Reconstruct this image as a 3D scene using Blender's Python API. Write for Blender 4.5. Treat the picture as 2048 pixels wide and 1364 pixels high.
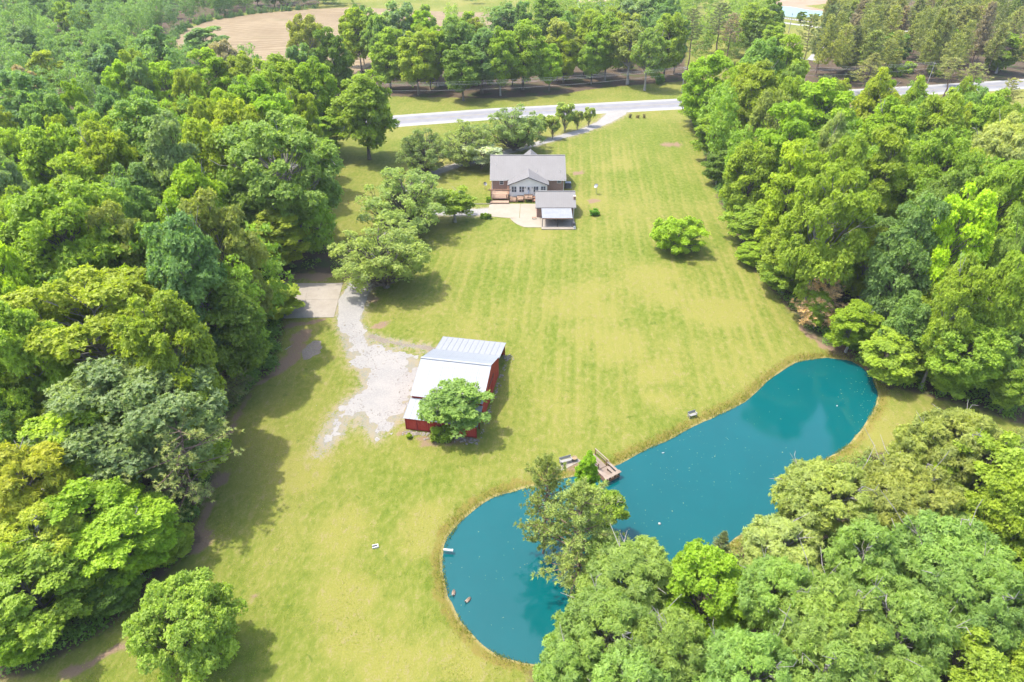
import bpy, bmesh, math, random
import numpy as np
from mathutils import Vector, Matrix

for _o in list(bpy.data.objects):
    bpy.data.objects.remove(_o, do_unlink=True)
SC = bpy.context.scene
COL = SC.collection

# ---------------------------------------------------------------- camera
CAM_H = 66.0
PITCH = math.radians(33.5)
cam_data = bpy.data.cameras.new('camera')
cam_data.sensor_width = 36.0
cam_data.lens = 24.0
cam_data.clip_start = 0.5
cam_data.clip_end = 6000.0
cam = bpy.data.objects.new('camera', cam_data)
cam.location = (0, 0, CAM_H)
cam.rotation_euler = (math.radians(90) - PITCH, 0, 0)
COL.objects.link(cam)
SC.camera = cam

# ---------------------------------------------------------------- sky, sun, exposure
SUN_DIR = Vector((-0.42, 0.09, 1.0)).normalized()          # towards the sun
SUN_EL = math.asin(SUN_DIR.z)
SUN_AZ = math.atan2(SUN_DIR.x, SUN_DIR.y)                  # clockwise from +Y
world = bpy.data.worlds.new('World')
SC.world = world
world.use_nodes = True
_nt = world.node_tree
_bg = _nt.nodes['Background']
_sky = _nt.nodes.new('ShaderNodeTexSky')
_sky.sky_type = 'NISHITA'
_sky.sun_disc = False
_sky.sun_elevation = SUN_EL
_sky.sun_rotation = SUN_AZ
_sky.dust_density = 3.0
_sky.air_density = 1.0
_sky.ozone_density = 1.0
_nt.links.new(_sky.outputs[0], _bg.inputs[0])
_bg.inputs[1].default_value = 0.15
sun_data = bpy.data.lights.new('sun', 'SUN')
sun_data.energy = 2.0
sun_data.angle = math.radians(1.2)
sun_data.color = (1.0, 0.955, 0.87)
sun = bpy.data.objects.new('sun', sun_data)
sun.rotation_euler = (-SUN_DIR).to_track_quat('-Z', 'Y').to_euler()
sun.location = (0, 0, 300)
COL.objects.link(sun)
SC.view_settings.view_transform = 'Standard'
SC.view_settings.look = 'None'
SC.view_settings.gamma = 1.0
SC.view_settings.use_curve_mapping = False
SC.view_settings.exposure = 2.0
SC.cycles.max_bounces = 7
SC.cycles.diffuse_bounces = 5
SC.cycles.glossy_bounces = 2
SC.cycles.transmission_bounces = 3
SC.cycles.transparent_max_bounces = 8
SC.cycles.use_denoising = True
SC.cycles.volume_bounces = 0
SC.cycles.sample_clamp_indirect = 6.0

# ---------------------------------------------------------------- survey: picture point -> place on the ground
FPX = 2048 * 24.0 / 36.0
SP, CP = math.sin(PITCH), math.cos(PITCH)

def G(px, py, z=0.0):
    u = (px - 1024) / FPX
    v = (py - 682) / FPX
    t = (CAM_H - z) / (SP + v * CP)
    return (u * t, t * (CP - v * SP))

def depth_of(x, y, z):
    return y * CP + (CAM_H - z) * SP

# ---------------------------------------------------------------- noise (numpy)
def _hash(ix, iy, seed):
    h = (ix.astype(np.int64) * 374761393 + iy.astype(np.int64) * 668265263 + seed * 974634541) & 0x7fffffff
    h = ((h ^ (h >> 13)) * 1274126177) & 0x7fffffff
    h = h ^ (h >> 16)
    return (h & 0xffff) / 65535.0

def vnoise(x, y, scale, seed=0):
    x = np.asarray(x, float) / scale
    y = np.asarray(y, float) / scale
    ix = np.floor(x); iy = np.floor(y)
    fx = x - ix; fy = y - iy
    fx = fx * fx * (3 - 2 * fx); fy = fy * fy * (3 - 2 * fy)
    a = _hash(ix, iy, seed); b = _hash(ix + 1, iy, seed)
    c = _hash(ix, iy + 1, seed); d = _hash(ix + 1, iy + 1, seed)
    return ((a * (1 - fx) + b * fx) * (1 - fy) + (c * (1 - fx) + d * fx) * fy) * 2 - 1

def fnoise(x, y, scale, seed=0, oct=3):
    s = 0; amp = 1.0; tot = 0
    for k in range(oct):
        s = s + amp * vnoise(x, y, scale / (2 ** k), seed + 17 * k)
        tot += amp; amp *= 0.55
    return s / tot

def sdf_poly(x, y, poly):
    """signed distance, positive inside"""
    x = np.asarray(x, float); y = np.asarray(y, float)
    shp = x.shape
    px = x.ravel(); py = y.ravel()
    d = np.full(px.shape, 1e18)
    inside = np.zeros(px.shape, bool)
    n = len(poly)
    for i in range(n):
        ax, ay = poly[i]; bx, by = poly[(i + 1) % n]
        ex, ey = bx - ax, by - ay
        L = ex * ex + ey * ey + 1e-12
        t = np.clip(((px - ax) * ex + (py - ay) * ey) / L, 0, 1)
        dd = (px - ax - t * ex) ** 2 + (py - ay - t * ey) ** 2
        d = np.minimum(d, dd)
        cond = ((ay > py) != (by > py))
        xi = ax + (py - ay) / (by - ay + 1e-12) * ex
        inside ^= cond & (px < xi)
    d = np.sqrt(d)
    return np.where(inside, d, -d).reshape(shp)

def sdf_line(x, y, pts, half):
    """positive within half widths of a polyline"""
    x = np.asarray(x, float); y = np.asarray(y, float)
    best = np.full(x.shape, -1e9)
    for i in range(len(pts) - 1):
        ax, ay = pts[i]; bx, by = pts[i + 1]
        ex, ey = bx - ax, by - ay
        t = np.clip(((x - ax) * ex + (y - ay) * ey) / (ex * ex + ey * ey + 1e-12), 0, 1)
        dd = np.sqrt((x - ax - t * ex) ** 2 + (y - ay - t * ey) ** 2)
        h0 = half[i] if hasattr(half, '__len__') else half
        h1 = half[i + 1] if hasattr(half, '__len__') else half
        best = np.maximum(best, h0 + (h1 - h0) * t - dd)
    return best

def PX(lst, z=0.0):
    return [G(a, b, z) for a, b in lst]

# ---------------------------------------------------------------- objects, names, labels
def tag(o, label=None, cat=None, group=None, kind=None):
    if label: o['label'] = label
    if cat: o['category'] = cat
    if group: o['group'] = group
    if kind: o['kind'] = kind
    return o

def link(name, data, parent=None):
    o = bpy.data.objects.new(name, data)
    COL.objects.link(o)
    if parent is not None: o.parent = parent
    return o

def empty(name, loc, rz=0.0, label=None, cat=None, group=None):
    o = bpy.data.objects.new(name, None)
    o.empty_display_size = 0.5
    o.location = loc
    o.rotation_euler = (0, 0, rz)
    COL.objects.link(o)
    return tag(o, label, cat, group)

def mesh_np(name, V, F, mats=None, attrs=None, smooth=False):
    """V (n,3), F (m,k) equal sided faces; attrs {name: per-vertex floats}"""
    V = np.asarray(V, np.float32); F = np.asarray(F, np.int32)
    me = bpy.data.meshes.new(name)
    me.vertices.add(len(V)); me.vertices.foreach_set('co', V.ravel())
    k = F.shape[1]
    me.loops.add(F.size); me.loops.foreach_set('vertex_index', F.ravel())
    me.polygons.add(len(F))
    me.polygons.foreach_set('loop_start', np.arange(0, F.size, k, dtype=np.int32))
    me.polygons.foreach_set('loop_total', np.full(len(F), k, np.int32))
    if smooth: me.polygons.foreach_set('use_smooth', np.ones(len(F), bool))
    for an, av in (attrs or {}).items():
        a = me.attributes.new(an, 'FLOAT', 'POINT')
        a.data.foreach_set('value', np.asarray(av, np.float32))
    for m in (mats or []): me.materials.append(m)
    me.update(calc_edges=True)
    return me

class MB:
    """collects boxes, bars, prisms; builds one mesh"""
    def __init__(s): s.v = []; s.f = []; s.mi = []; s.m = 0
    def mat(s, i): s.m = i; return s
    def add(s, vs, fs):
        b = len(s.v); s.v += [tuple(v) for v in vs]
        for f in fs: s.f.append([i + b for i in f]); s.mi.append(s.m)
        return s
    def box(s, x0, y0, z0, x1, y1, z1):
        return s.add([(x0,y0,z0),(x1,y0,z0),(x1,y1,z0),(x0,y1,z0),(x0,y0,z1),(x1,y0,z1),(x1,y1,z1),(x0,y1,z1)],
                     [(0,3,2,1),(4,5,6,7),(0,1,5,4),(1,2,6,5),(2,3,7,6),(3,0,4,7)])
    def hexa(s, lo, hi):
        """lo, hi: four points each, counterclockwise from above"""
        return s.add(list(lo) + list(hi), [(0,3,2,1),(4,5,6,7),(0,1,5,4),(1,2,6,5),(2,3,7,6),(3,0,4,7)])
    def prism(s, poly, z0, z1):
        n = len(poly)
        vs = [(x, y, z0) for x, y in poly] + [(x, y, z1) for x, y in poly]
        return s.add(vs, [tuple(range(n))[::-1], tuple(range(n, 2 * n))] + [(i, (i + 1) % n, n + (i + 1) % n, n + i) for i in range(n)])
    def bar(s, a, b, w, h=None, up=(0, 0, 1)):
        h = h or w
        a = Vector(a); b = Vector(b); d = (b - a).normalized()
        u = Vector(up)
        if abs(d.dot(u)) > 0.98: u = Vector((0, 1, 0))
        sx = d.cross(u).normalized() * (w / 2); sy = sx.cross(d).normalized() * (h / 2)
        lo = [a - sx - sy, a + sx - sy, a + sx + sy, a - sx + sy]
        hi = [b - sx - sy, b + sx - sy, b + sx + sy, b - sx + sy]
        return s.add(lo + hi, [(0,3,2,1),(4,5,6,7),(0,1,5,4),(1,2,6,5),(2,3,7,6),(3,0,4,7)])
    def tube(s, pts, rad, n=8, cap=True):
        pts = [Vector(p) for p in pts]; b = len(s.v); vs = []; fs = []
        ref = None
        for i, p in enumerate(pts):
            d = (pts[min(i + 1, len(pts) - 1)] - pts[max(i - 1, 0)]).normalized()
            if ref is None: ref = Vector((1, 0, 0)) if abs(d.x) < 0.8 else Vector((0, 1, 0))
            u = (ref - d * ref.dot(d)).normalized(); w = d.cross(u); ref = u
            r = rad[i] if hasattr(rad, '__len__') else rad
            for k in range(n):
                t = 2 * math.pi * k / n
                vs.append(p + u * (r * math.cos(t)) + w * (r * math.sin(t)))
        for i in range(len(pts) - 1):
            for k in range(n):
                fs.append((i*n+k, i*n+(k+1)%n, (i+1)*n+(k+1)%n, (i+1)*n+k))
        if cap:
            fs.append(tuple(range(n))[::-1]); fs.append(tuple((len(pts)-1)*n + k for k in range(n)))
        return s.add(vs, fs)
    def lathe(s, prof, c=(0, 0, 0), n=16):
        vs = []; fs = []
        for r, z in prof:
            for k in range(n):
                t = 2 * math.pi * k / n
                vs.append((c[0] + r * math.cos(t), c[1] + r * math.sin(t), c[2] + z))
        for i in range(len(prof) - 1):
            for k in range(n):
                fs.append((i*n+k, i*n+(k+1)%n, (i+1)*n+(k+1)%n, (i+1)*n+k))
        fs.append(tuple(range(n))[::-1]); fs.append(tuple((len(prof)-1)*n + k for k in range(n)))
        return s.add(vs, fs)
    def data(s, name, mats, smooth=False):
        me = bpy.data.meshes.new(name)
        me.from_pydata([tuple(v) for v in s.v], [], s.f)
        for m in (mats if isinstance(mats, (list, tuple)) else [mats]): me.materials.append(m)
        me.polygons.foreach_set('material_index', s.mi)
        if smooth: me.polygons.foreach_set('use_smooth', [True] * len(s.f))
        me.update()
        return me
    def build(s, name, mats, parent=None, smooth=False):
        return link(name, s.data(name, mats, smooth), parent)

# ---------------------------------------------------------------- materials
class NT:
    def __init__(s, name):
        s.m = bpy.data.materials.new(name); s.m.use_nodes = True
        s.t = s.m.node_tree; s.n = s.t.nodes
        s.b = s.n['Principled BSDF']; s.out = s.n['Material Output']
    def new(s, typ, **kw):
        n = s.n.new(typ)
        for k, v in kw.items(): setattr(n, k, v)
        return n
    def ln(s, a, b): s.t.links.new(a, b)
    def set(s, sock, val):
        if isinstance(val, bpy.types.NodeSocket): s.ln(val, sock)
        elif isinstance(val, (tuple, list)): sock.default_value = (*val, 1.0) if len(val) == 3 and sock.type == 'RGBA' else val
        else: sock.default_value = val
    def coord(s, which='Object'):
        return s.new('ShaderNodeTexCoord').outputs[which]
    def mapping(s, vec, scale=(1, 1, 1), rot=(0, 0, 0)):
        n = s.new('ShaderNodeMapping'); s.ln(vec, n.inputs[0])
        n.inputs['Scale'].default_value = scale; n.inputs['Rotation'].default_value = rot
        return n.outputs[0]
    def noise(s, vec, scale, detail=4, rough=0.6, dist=0.0):
        n = s.new('ShaderNodeTexNoise'); s.ln(vec, n.inputs['Vector'])
        n.inputs['Scale'].default_value = scale; n.inputs['Detail'].default_value = detail
        n.inputs['Roughness'].default_value = rough; n.inputs['Distortion'].default_value = dist
        return n.outputs['Fac']
    def vor(s, vec, scale, feature='F1'):
        n = s.new('ShaderNodeTexVoronoi', feature=feature); s.ln(vec, n.inputs['Vector']); n.inputs['Scale'].default_value = scale
        return n
    def math(s, op, a, b=None, c=None):
        n = s.new('ShaderNodeMath', operation=op); s.set(n.inputs[0], a)
        if b is not None: s.set(n.inputs[1], b)
        if c is not None: s.set(n.inputs[2], c)
        return n.outputs[0]
    def ramp(s, fac, lo, hi, a=0.0, b=1.0):
        n = s.new('ShaderNodeMapRange', interpolation_type='SMOOTHSTEP')
        s.set(n.inputs[0], fac)
        n.inputs[1].default_value = lo; n.inputs[2].default_value = hi
        n.inputs[3].default_value = a; n.inputs[4].default_value = b
        return n.outputs[0]
    def mix(s, fac, a, b, blend='MIX'):
        n = s.new('ShaderNodeMix', data_type='RGBA', blend_type=blend)
        s.set(n.inputs[0], fac); s.set(n.inputs[6], a); s.set(n.inputs[7], b)
        return n.outputs[2]
    def attr(s, name):
        n = s.new('ShaderNodeAttribute'); n.attribute_name = name
        return n.outputs['Fac']
    def bump(s, h, strength=0.3, dist=0.1):
        n = s.new('ShaderNodeBump'); s.ln(h, n.inputs['Height'])
        n.inputs['Strength'].default_value = strength; n.inputs['Distance'].default_value = dist
        s.ln(n.outputs[0], s.b.inputs['Normal'])
    def fin(s, col=None, rough=0.8, spec=0.3, metal=0.0):
        if col is not None: s.set(s.b.inputs['Base Color'], col)
        s.set(s.b.inputs['Roughness'], rough)
        s.b.inputs['Specular IOR Level'].default_value = spec
        s.b.inputs['Metallic'].default_value = metal
        return s.m

ALB = 0.80        # paint and stone reflectance trim
def worn(name, c1, c2, scale=1.5, rough=0.8, spec=0.3, metal=0.0, bump=0.15, fine=20.0, stretch=(1, 1, 1)):
    c1 = tuple(q * ALB for q in c1); c2 = tuple(q * ALB for q in c2)
    t = NT(name); co = t.mapping(t.coord(), stretch)
    n1 = t.noise(co, scale, 5, 0.65); n2 = t.noise(co, fine, 3, 0.6)
    f = t.math('ADD', t.math('MULTIPLY', n1, 0.65), t.math('MULTIPLY', n2, 0.35))
    col = t.mix(t.ramp(f, 0.32, 0.68), c1, c2)
    if bump: t.bump(n2, bump, 0.03)
    return t.fin(col, rough, spec, metal)

def leaf_material(name, rough=0.55, trans=0.5, spec=0.3, yellow=0.35):
    """own colour comes from the object, leaf to leaf spread from the mesh"""
    t = NT(name)
    oi = t.new('ShaderNodeObjectInfo')
    tint = t.attr('tint')
    fresh = t.mix(1.0, oi.outputs['Color'], (1.26, 1.25, 0.80), 'MULTIPLY')
    old = t.mix(1.0, oi.outputs['Color'], (0.66, 0.75, 0.82), 'MULTIPLY')
    col = t.mix(tint, old, fresh)
    t.set(t.b.inputs['Base Color'], col)
    t.b.inputs['Roughness'].default_value = rough
    t.b.inputs['Specular IOR Level'].default_value = spec
    tr = t.new('ShaderNodeBsdfTranslucent')
    t.ln(t.mix(1.0, col, (1.35, 1.4, 0.6), 'MULTIPLY'), tr.inputs[0])
    mx = t.new('ShaderNodeMixShader'); mx.inputs[0].default_value = trans
    t.ln(t.b.outputs[0], mx.inputs[1]); t.ln(tr.outputs[0], mx.inputs[2]); t.ln(mx.outputs[0], t.out.inputs[0])
    return t.m

M = {}
M['leaf'] = leaf_material('leaf')
M['needle'] = leaf_material('needle', 0.6, 0.2, 0.2)
M['bark'] = worn('bark', (0.10, 0.08, 0.06), (0.24, 0.21, 0.17), 3.0, 0.9, 0.2, bump=0.5, fine=12, stretch=(1, 1, 0.25))
M['pale_bark'] = worn('pale_bark', (0.20, 0.18, 0.155), (0.38, 0.355, 0.32), 3.0, 0.9, 0.2, bump=0.4, fine=12, stretch=(1, 1, 0.3))
M['pine_bark'] = worn('pine_bark', (0.12, 0.075, 0.055), (0.26, 0.18, 0.14), 3.0, 0.9, 0.2, bump=0.5, fine=10, stretch=(1, 1, 0.3))
# ================================================================ SETTING: ground, pond, road, drives
WATER_Z = -0.45
POND = PX([(1236,927),(1290,901),(1340,879),(1395,847),(1450,825),(1495,799),(1530,766),(1560,741),(1600,723),(1650,715),(1700,720),
           (1727,736),(1746,760),(1757,786),(1750,815),(1732,845),(1715,870),(1690,895),(1655,915),(1620,955),(1590,992),(1560,1024),
           (1480,1075),(1420,1110),(1350,1135),(1290,1150),(1235,1168),(1165,1176),(1140,1184),(1136,1196),(1150,1208),(1200,1222),(1215,1245),
           (1190,1290),(1120,1326),(1085,1330),(1040,1325),(1000,1311),(960,1287),(925,1247),(900,1200),(888,1150),(887,1112),
           (895,1084),(915,1050),(945,1020),(985,996),(1030,983),(1080,970),(1140,953),(1190,944)], WATER_Z)
FOREST_L = PX([(-500,1600),(60,1345),(200,1275),(262,1215),(330,1150),(385,1095),(392,1040),(420,960),(438,880),(455,830),(500,780),
               (548,745),(562,655),(556,565),(596,545),(690,548),(668,500),(640,420),(655,330),(664,268),(-500,360)])
FOREST_L2 = PX([(-900,325),(640,240),(700,190),(640,145),(480,145),(372,108),(340,82),(352,58),(420,36),(530,20),(640,8),(640,-30),(-900,-60)])
FOREST_ROW = PX([(690,197),(780,193),(1000,197),(1120,189),(1200,176),(1372,162),(1372,70),(690,110)])
FOREST_P = PX([(1590,160),(1700,178),(2300,168),(2300,-40),(1660,-15),(1650,80),(1625,110)])
FOREST_R = PX([(1372,225),(1392,262),(1415,330),(1440,400),(1478,480),(1530,565),(1600,645),(1650,690),(1705,722),(1765,775),(1840,787),
               (1950,815),(2100,870),(2900,900),(2900,240),(2060,262),(1990,255),(1960,225),(1900,206),(1800,200),(1700,205),(1500,215)])
FOREST_B = PX([(1300,1160),(1400,1140),(1480,1095),(1560,1045),(1600,1005),(1645,935),(1760,905),(1840,858),(1940,868),(2100,900),(2500,1000),
               (2500,1600),(1020,1600),(1070,1345),(1130,1335),(1200,1300),(1225,1245),(1190,1215)])
FIELD = PX([(345,82),(372,58),(420,41),(520,26),(640,17),(712,14),(850,22),(1056,27),(1060,58),(900,60),(700,150),(480,150),(376,106)])
ROAD = [G(-600,336), G(775,243), G(1000,226.5), G(1360,207.5), G(1854,180), G(2048,167.5), G(2600,130)]

# ---- gravel drive
DRIVE_LINES = [
    (PX([(1243,212),(1228,231),(1205,246),(1165,262),(1110,277),(1040,297),(985,313),(925,327),(880,341),(835,362),(812,392),(815,420)]), [4.6,3.0,2.0,1.7,1.6,1.6,1.6,1.7,1.7,1.8,1.9,2.0]),
    (PX([(805,400),(860,424),(920,425),(985,423)]), [1.8,2.0,2.0,2.1]),
    (PX([(812,410),(780,470),(755,515),(728,560),(705,600),(698,640),(712,685),(735,725)]), [1.8,1.8,1.8,2.3,2.7,1.9,1.9,2.4]),
]
YARD = PX([(712,690),(735,682),(775,700),(832,716),(838,735),(828,780),(812,835),(795,845),(772,862),(752,882),(735,862),(722,832),(700,836),
           (690,862),(668,884),(640,910),(629,911),(640,886),(655,856),(672,822),(700,797),(722,782),(726,742)])
RUBBLE = (PX([(742,672),(770,682),(810,690),(850,694),(866,700)]), [0.35,0.55,0.4,0.5,0.8])
def drive_fn(x, y):
    d = np.maximum.reduce([sdf_line(x, y, p, h) for p, h in DRIVE_LINES] + [sdf_poly(x, y, YARD) * 1.0])
    yard = np.clip((112 - y) / 22, 0.14, 1.0)
    return d + (fnoise(x, y, 2.9, 11, 5) * 2.7 + fnoise(x, y, 0.8, 12, 2) * 1.1 - 0.45) * yard

def xs_grid(f0, f1, fstep, m0, m1, mstep, far):
    a = list(np.arange(f0, f1 + 1e-6, fstep))
    lo = list(np.arange(f0 - mstep, m0 - 1e-6, -mstep))[::-1]
    hi = list(np.arange(f1 + mstep, m1 + 1e-6, mstep))
    lo = [-far, -far * 0.6, -far * 0.35] + lo if lo[0] > -far * 0.35 else [-far, -far * .6] + lo
    hi = hi + [far * 0.35, far * 0.6, far] if hi[-1] < far * 0.35 else hi + [far * .6, far]
    return np.array(lo + a + hi)

gx = xs_grid(-90, 110, 1.25, -440, 440, 5.0, 3500)
gy = xs_grid(28, 190, 1.25, -40, 640, 5.0, 3500)
XX, YY = np.meshgrid(gx, gy)
xr, yr = XX.ravel(), YY.ravel()
def clampd(d, r=6.0): return np.clip(d, -r, r)
pond_d = sdf_poly(xr, yr, POND)
stony = np.maximum.reduce([sdf_line(xr, yr, p, h) for p, h in DRIVE_LINES] + [sdf_poly(xr, yr, YARD), sdf_line(xr, yr, *RUBBLE)])
pond_d = pond_d + fnoise(xr, yr, 4.0, 5) * 0.5
forest_d = np.maximum.reduce([sdf_poly(xr, yr, p) for p in (FOREST_L, FOREST_L2, FOREST_ROW, FOREST_P, FOREST_R, FOREST_B)])
field_d = sdf_poly(xr, yr, FIELD)
gz = np.clip(-(pond_d + 1.2) * 0.375, -1.7, 0.0)

def blob(lst, noise_scale=2.0):
    out = np.zeros_like(xr)
    for a, b, r in lst:
        cx, cy = G(a, b)
        d = np.hypot(xr - cx, yr - cy) / r + fnoise(xr, yr, noise_scale, int(a)) * 0.9 + vnoise(xr, yr, noise_scale * 3, 4) * 0.4
        out = np.maximum(out, np.clip(1.25 - d, 0, 1))
    return out
dirt = blob([(765,648,1.8),(1188,276,2.2),(1155,346,2.2),(1186,402,1.6),(1150,934,1.6),(1165,945,1.2),(745,598,1.7),(742,570,2.0),(752,556,2.0),
             (1290,246,2.0),(1440,250,4),(1340,290,3.0),(395,1085,1.5),(440,960,1.2),(690,552,2.0),(640,552,3.0),(590,552,3.0)])
for pts, h in ((PX([(450,1204),(500,1196),(545,1184),(580,1175)]), 0.55), (PX([(130,1352),(200,1315),(262,1290)]), 0.9),
               (PX([(556,740),(585,712),(606,668)]), 1.8), (PX([(1605,655),(1650,690),(1690,712)]), 1.6), (PX([(560,655),(600,648),(650,640)]), 1.0),
               (PX([(805,862),(860,885),(945,880)]), 1.0), (PX([(990,760),(960,840)]), 0.5), (PX([(396,1085),(425,965),(462,845),(515,772),(556,742)]), 0.9), (PX([(560,558),(620,550),(700,546)]), 1.6)):
    d = sdf_line(xr, yr, pts, h) + fnoise(xr, yr, 1.8, 3) * 0.7
    dirt = np.maximum(dirt, np.clip(d / 0.8, 0, 1) * 0.9)
dry = blob([(865,1040,3.2),(880,1075,2.0),(690,1205,3.0),(780,1330,4.0),(930,1330,3.0),(700,1290,3),(1240,690,9),(1300,740,8),(1180,600,7),
            (1090,470,4),(900,460,4),(1250,330,7),(1280,560,9),(1760,860,5),(1330,800,4),(1450,620,5),(1195,402,2.4),(600,940,3),(700,1050,3)], 6.0)
mow = np.clip(sdf_poly(xr, yr, PX([(985,480),(1020,290),(1180,262),(1370,240),(1420,340),(1640,660),(1560,735),(1450,815),(1240,900),(1060,880),(1030,700),(760,560),(850,500)])) / 5.0, 0, 1)
ground_me = mesh_np('ground', np.stack([xr, yr, gz], 1),
                    np.stack([(np.arange(len(gy) - 1)[:, None] * len(gx) + np.arange(len(gx) - 1)[None]).ravel() + k for k in (0, 1, len(gx) + 1, len(gx))], 1),
                    attrs=dict(pond=clampd(pond_d), forest=clampd(forest_d), field=clampd(field_d, 12), dirt=dirt, dry=dry, mow=mow, stony=clampd(stony)), smooth=True)

def ground_material():
    t = NT('lawn_and_soil')
    co = t.coord()
    lay = t.mapping(co, (1, 1, 1), (0, 0, math.radians(4.9)))
    lay = t.mapping(lay, (1.0, 0.32, 1.0))
    big = t.noise(co, 0.035, 3, 0.55); med = t.noise(lay, 0.26, 4, 0.6); fine = t.noise(t.mapping(lay, (1, 1.8, 1)), 1.2, 5, 0.7); mic = t.noise(co, 5.0, 3, 0.7)
    grain = t.noise(co, 14.0, 2, 0.6)
    f = t.math('ADD', t.math('MULTIPLY', big, 0.9), t.math('ADD', t.math('MULTIPLY', med, 0.5), t.math('MULTIPLY', fine, 0.45)))
    f = t.math('ADD', f, t.math('MULTIPLY', t.attr('dry'), 0.34))
    # mowing stripes run a few degrees off the picture axis
    mp = t.mapping(co, (1, 1, 1), (0, 0, math.radians(4.9)))
    sep = t.new('ShaderNodeSeparateXYZ'); t.ln(mp, sep.inputs[0])
    wob = t.math('ADD', sep.outputs[0], t.math('MULTIPLY', t.noise(co, 0.08, 2), 1.6))
    s1 = t.math('SINE', t.math('MULTIPLY', wob, 2 * math.pi / 3.3))
    s2 = t.math('SINE', t.math('MULTIPLY', wob, 2 * math.pi / 1.65))
    st = t.math('MULTIPLY', t.math('ADD', t.math('MULTIPLY', t.ramp(s1, 0.1, 1.0, -0.5, 0.5), 0.15), t.math('MULTIPLY', s2, 0.06)), t.attr('mow'))
    st = t.math('MULTIPLY', st, t.ramp(t.noise(co, 0.03, 2), 0.3, 0.65, 0.35, 1.0))
    f = t.math('ADD', f, st)
    green = t.mix(t.ramp(fine, 0.35, 0.65), (0.092, 0.126, 0.012), (0.132, 0.158, 0.020))
    yell = t.mix(t.ramp(mic, 0.3, 0.7), (0.172, 0.168, 0.030), (0.205, 0.190, 0.048))
    g = t.mix(t.ramp(f, 0.66, 1.18), green, yell)
    tan = t.mix(grain, (0.27, 0.205, 0.115), (0.20, 0.158, 0.08))
    spk = t.math('MULTIPLY', t.ramp(t.math('ADD', fine, t.math('MULTIPLY', mic, 0.6)), 0.80, 1.02), t.ramp(f, 0.7, 1.15, 0.15, 0.6))
    g = t.mix(spk, g, tan)
    lush = t.math('MULTIPLY', t.ramp(t.noise(co, 0.5, 4, 0.7, 0.4), 0.60, 0.70), t.ramp(f, 0.7, 1.25, 0.9, 0.15))
    g = t.mix(lush, g, (0.066, 0.102, 0.010))
    g = t.mix(t.ramp(t.noise(co, 2.6, 2, 0.5), 0.69, 0.74, 0, 0.75), g, (0.075, 0.115, 0.016))
    # worn soil
    soil = t.mix(mic, (0.16, 0.10, 0.062), (0.25, 0.175, 0.115))
    df = t.ramp(t.math('ADD', t.attr('dirt'), t.math('MULTIPLY', t.math('SUBTRACT', fine, 0.5), 0.9)), 0.3, 0.75)
    g = t.mix(df, g, soil)
    # stones thinning out into the grass beside the drive and yard
    sd = t.math('ADD', t.attr('stony'), t.math('ADD', t.math('MULTIPLY', t.math('SUBTRACT', t.noise(co, 0.55, 3), 0.5), 3.2), t.math('MULTIPLY', t.math('SUBTRACT', t.noise(co, 3.2, 4, 0.75), 0.5), 5.5)))
    g = t.mix(t.ramp(sd, -0.75, 0.15, 0, 0.9), g, t.mix(grain, (0.165, 0.150, 0.130), (0.25, 0.235, 0.21)))
    g = t.mix(t.math('MULTIPLY', t.ramp(t.math('ADD', t.attr('stony'), t.math('MULTIPLY', med, 2.0)), -1.6, 0.8, 0, 0.6), t.ramp(fine, 0.4, 0.6)), g, (0.26, 0.205, 0.125))
    # pond rim: pale dry rim, tawny tufts above it, wet soil below
    pd = t.math('ADD', t.attr('pond'), t.math('MULTIPLY', t.math('SUBTRACT', t.noise(co, 0.7, 4, 0.65), 0.5), 3.0))
    g = t.mix(t.math('MULTIPLY', t.ramp(pd, -1.7, -1.0), t.ramp(fine, 0.3, 0.6, 0.25, 0.8)), g, (0.17, 0.13, 0.03))
    g = t.mix(t.ramp(t.attr('pond'), -0.45, -0.15), g, t.mix(mic, (0.30, 0.24, 0.10), (0.20, 0.17, 0.06)))
    # woodland floor
    fd = t.math('ADD', t.attr('forest'), t.math('MULTIPLY', t.math('SUBTRACT', t.noise(co, 0.35, 4), 0.5), 5.0))
    litter = t.mix(fine, (0.05, 0.036, 0.024), (0.125, 0.086, 0.056))
    litter = t.mix(t.ramp(t.noise(co, 0.12, 4), 0.5, 0.62, 0, 0.7), litter, (0.045, 0.07, 0.015))
    g = t.mix(t.ramp(fd, -0.8, 0.9), g, litter)
    # harvested field with drill rows
    fr = t.mapping(co, (1, 1, 1), (0, 0, math.radians(-14)))
    sp = t.new('ShaderNodeSeparateXYZ'); t.ln(fr, sp.inputs[0])
    rows = t.math('SINE', t.math('MULTIPLY', t.math('ADD', sp.outputs[1], t.math('MULTIPLY', t.noise(co, 0.012, 2), 40.0)), 1.15))
    straw = t.mix(t.ramp(t.math('ADD', t.math('MULTIPLY', rows, 0.22), t.math('ADD', big, t.math('MULTIPLY', med, 0.7))), 0.55, 1.2), (0.175, 0.125, 0.072), (0.25, 0.188, 0.115))
    straw = t.mix(t.ramp(t.noise(t.mapping(co, (1, 6, 1), (0, 0, math.radians(-14))), 0.02, 4), 0.60, 0.72, 0, 0.5), straw, (0.15, 0.14, 0.06))
    g = t.mix(t.ramp(t.math('ADD', t.attr('field'), t.math('MULTIPLY', t.math('SUBTRACT', med, 0.5), 4)), -0.5, 0.8), g, straw)
    t.bump(t.math('ADD', t.math('MULTIPLY', mic, 0.6), t.math('MULTIPLY', fine, 0.9)), 0.55, 0.25)
    return t.fin(t.mix(1.0, g, (0.82, 0.84, 0.82), 'MULTIPLY'), 0.92, 0.12)
ground_me.materials.append(ground_material())
ground = tag(link('ground', ground_me), 'mown yellow green lawn running from the pond up to the road', 'lawn', kind='structure')

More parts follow.
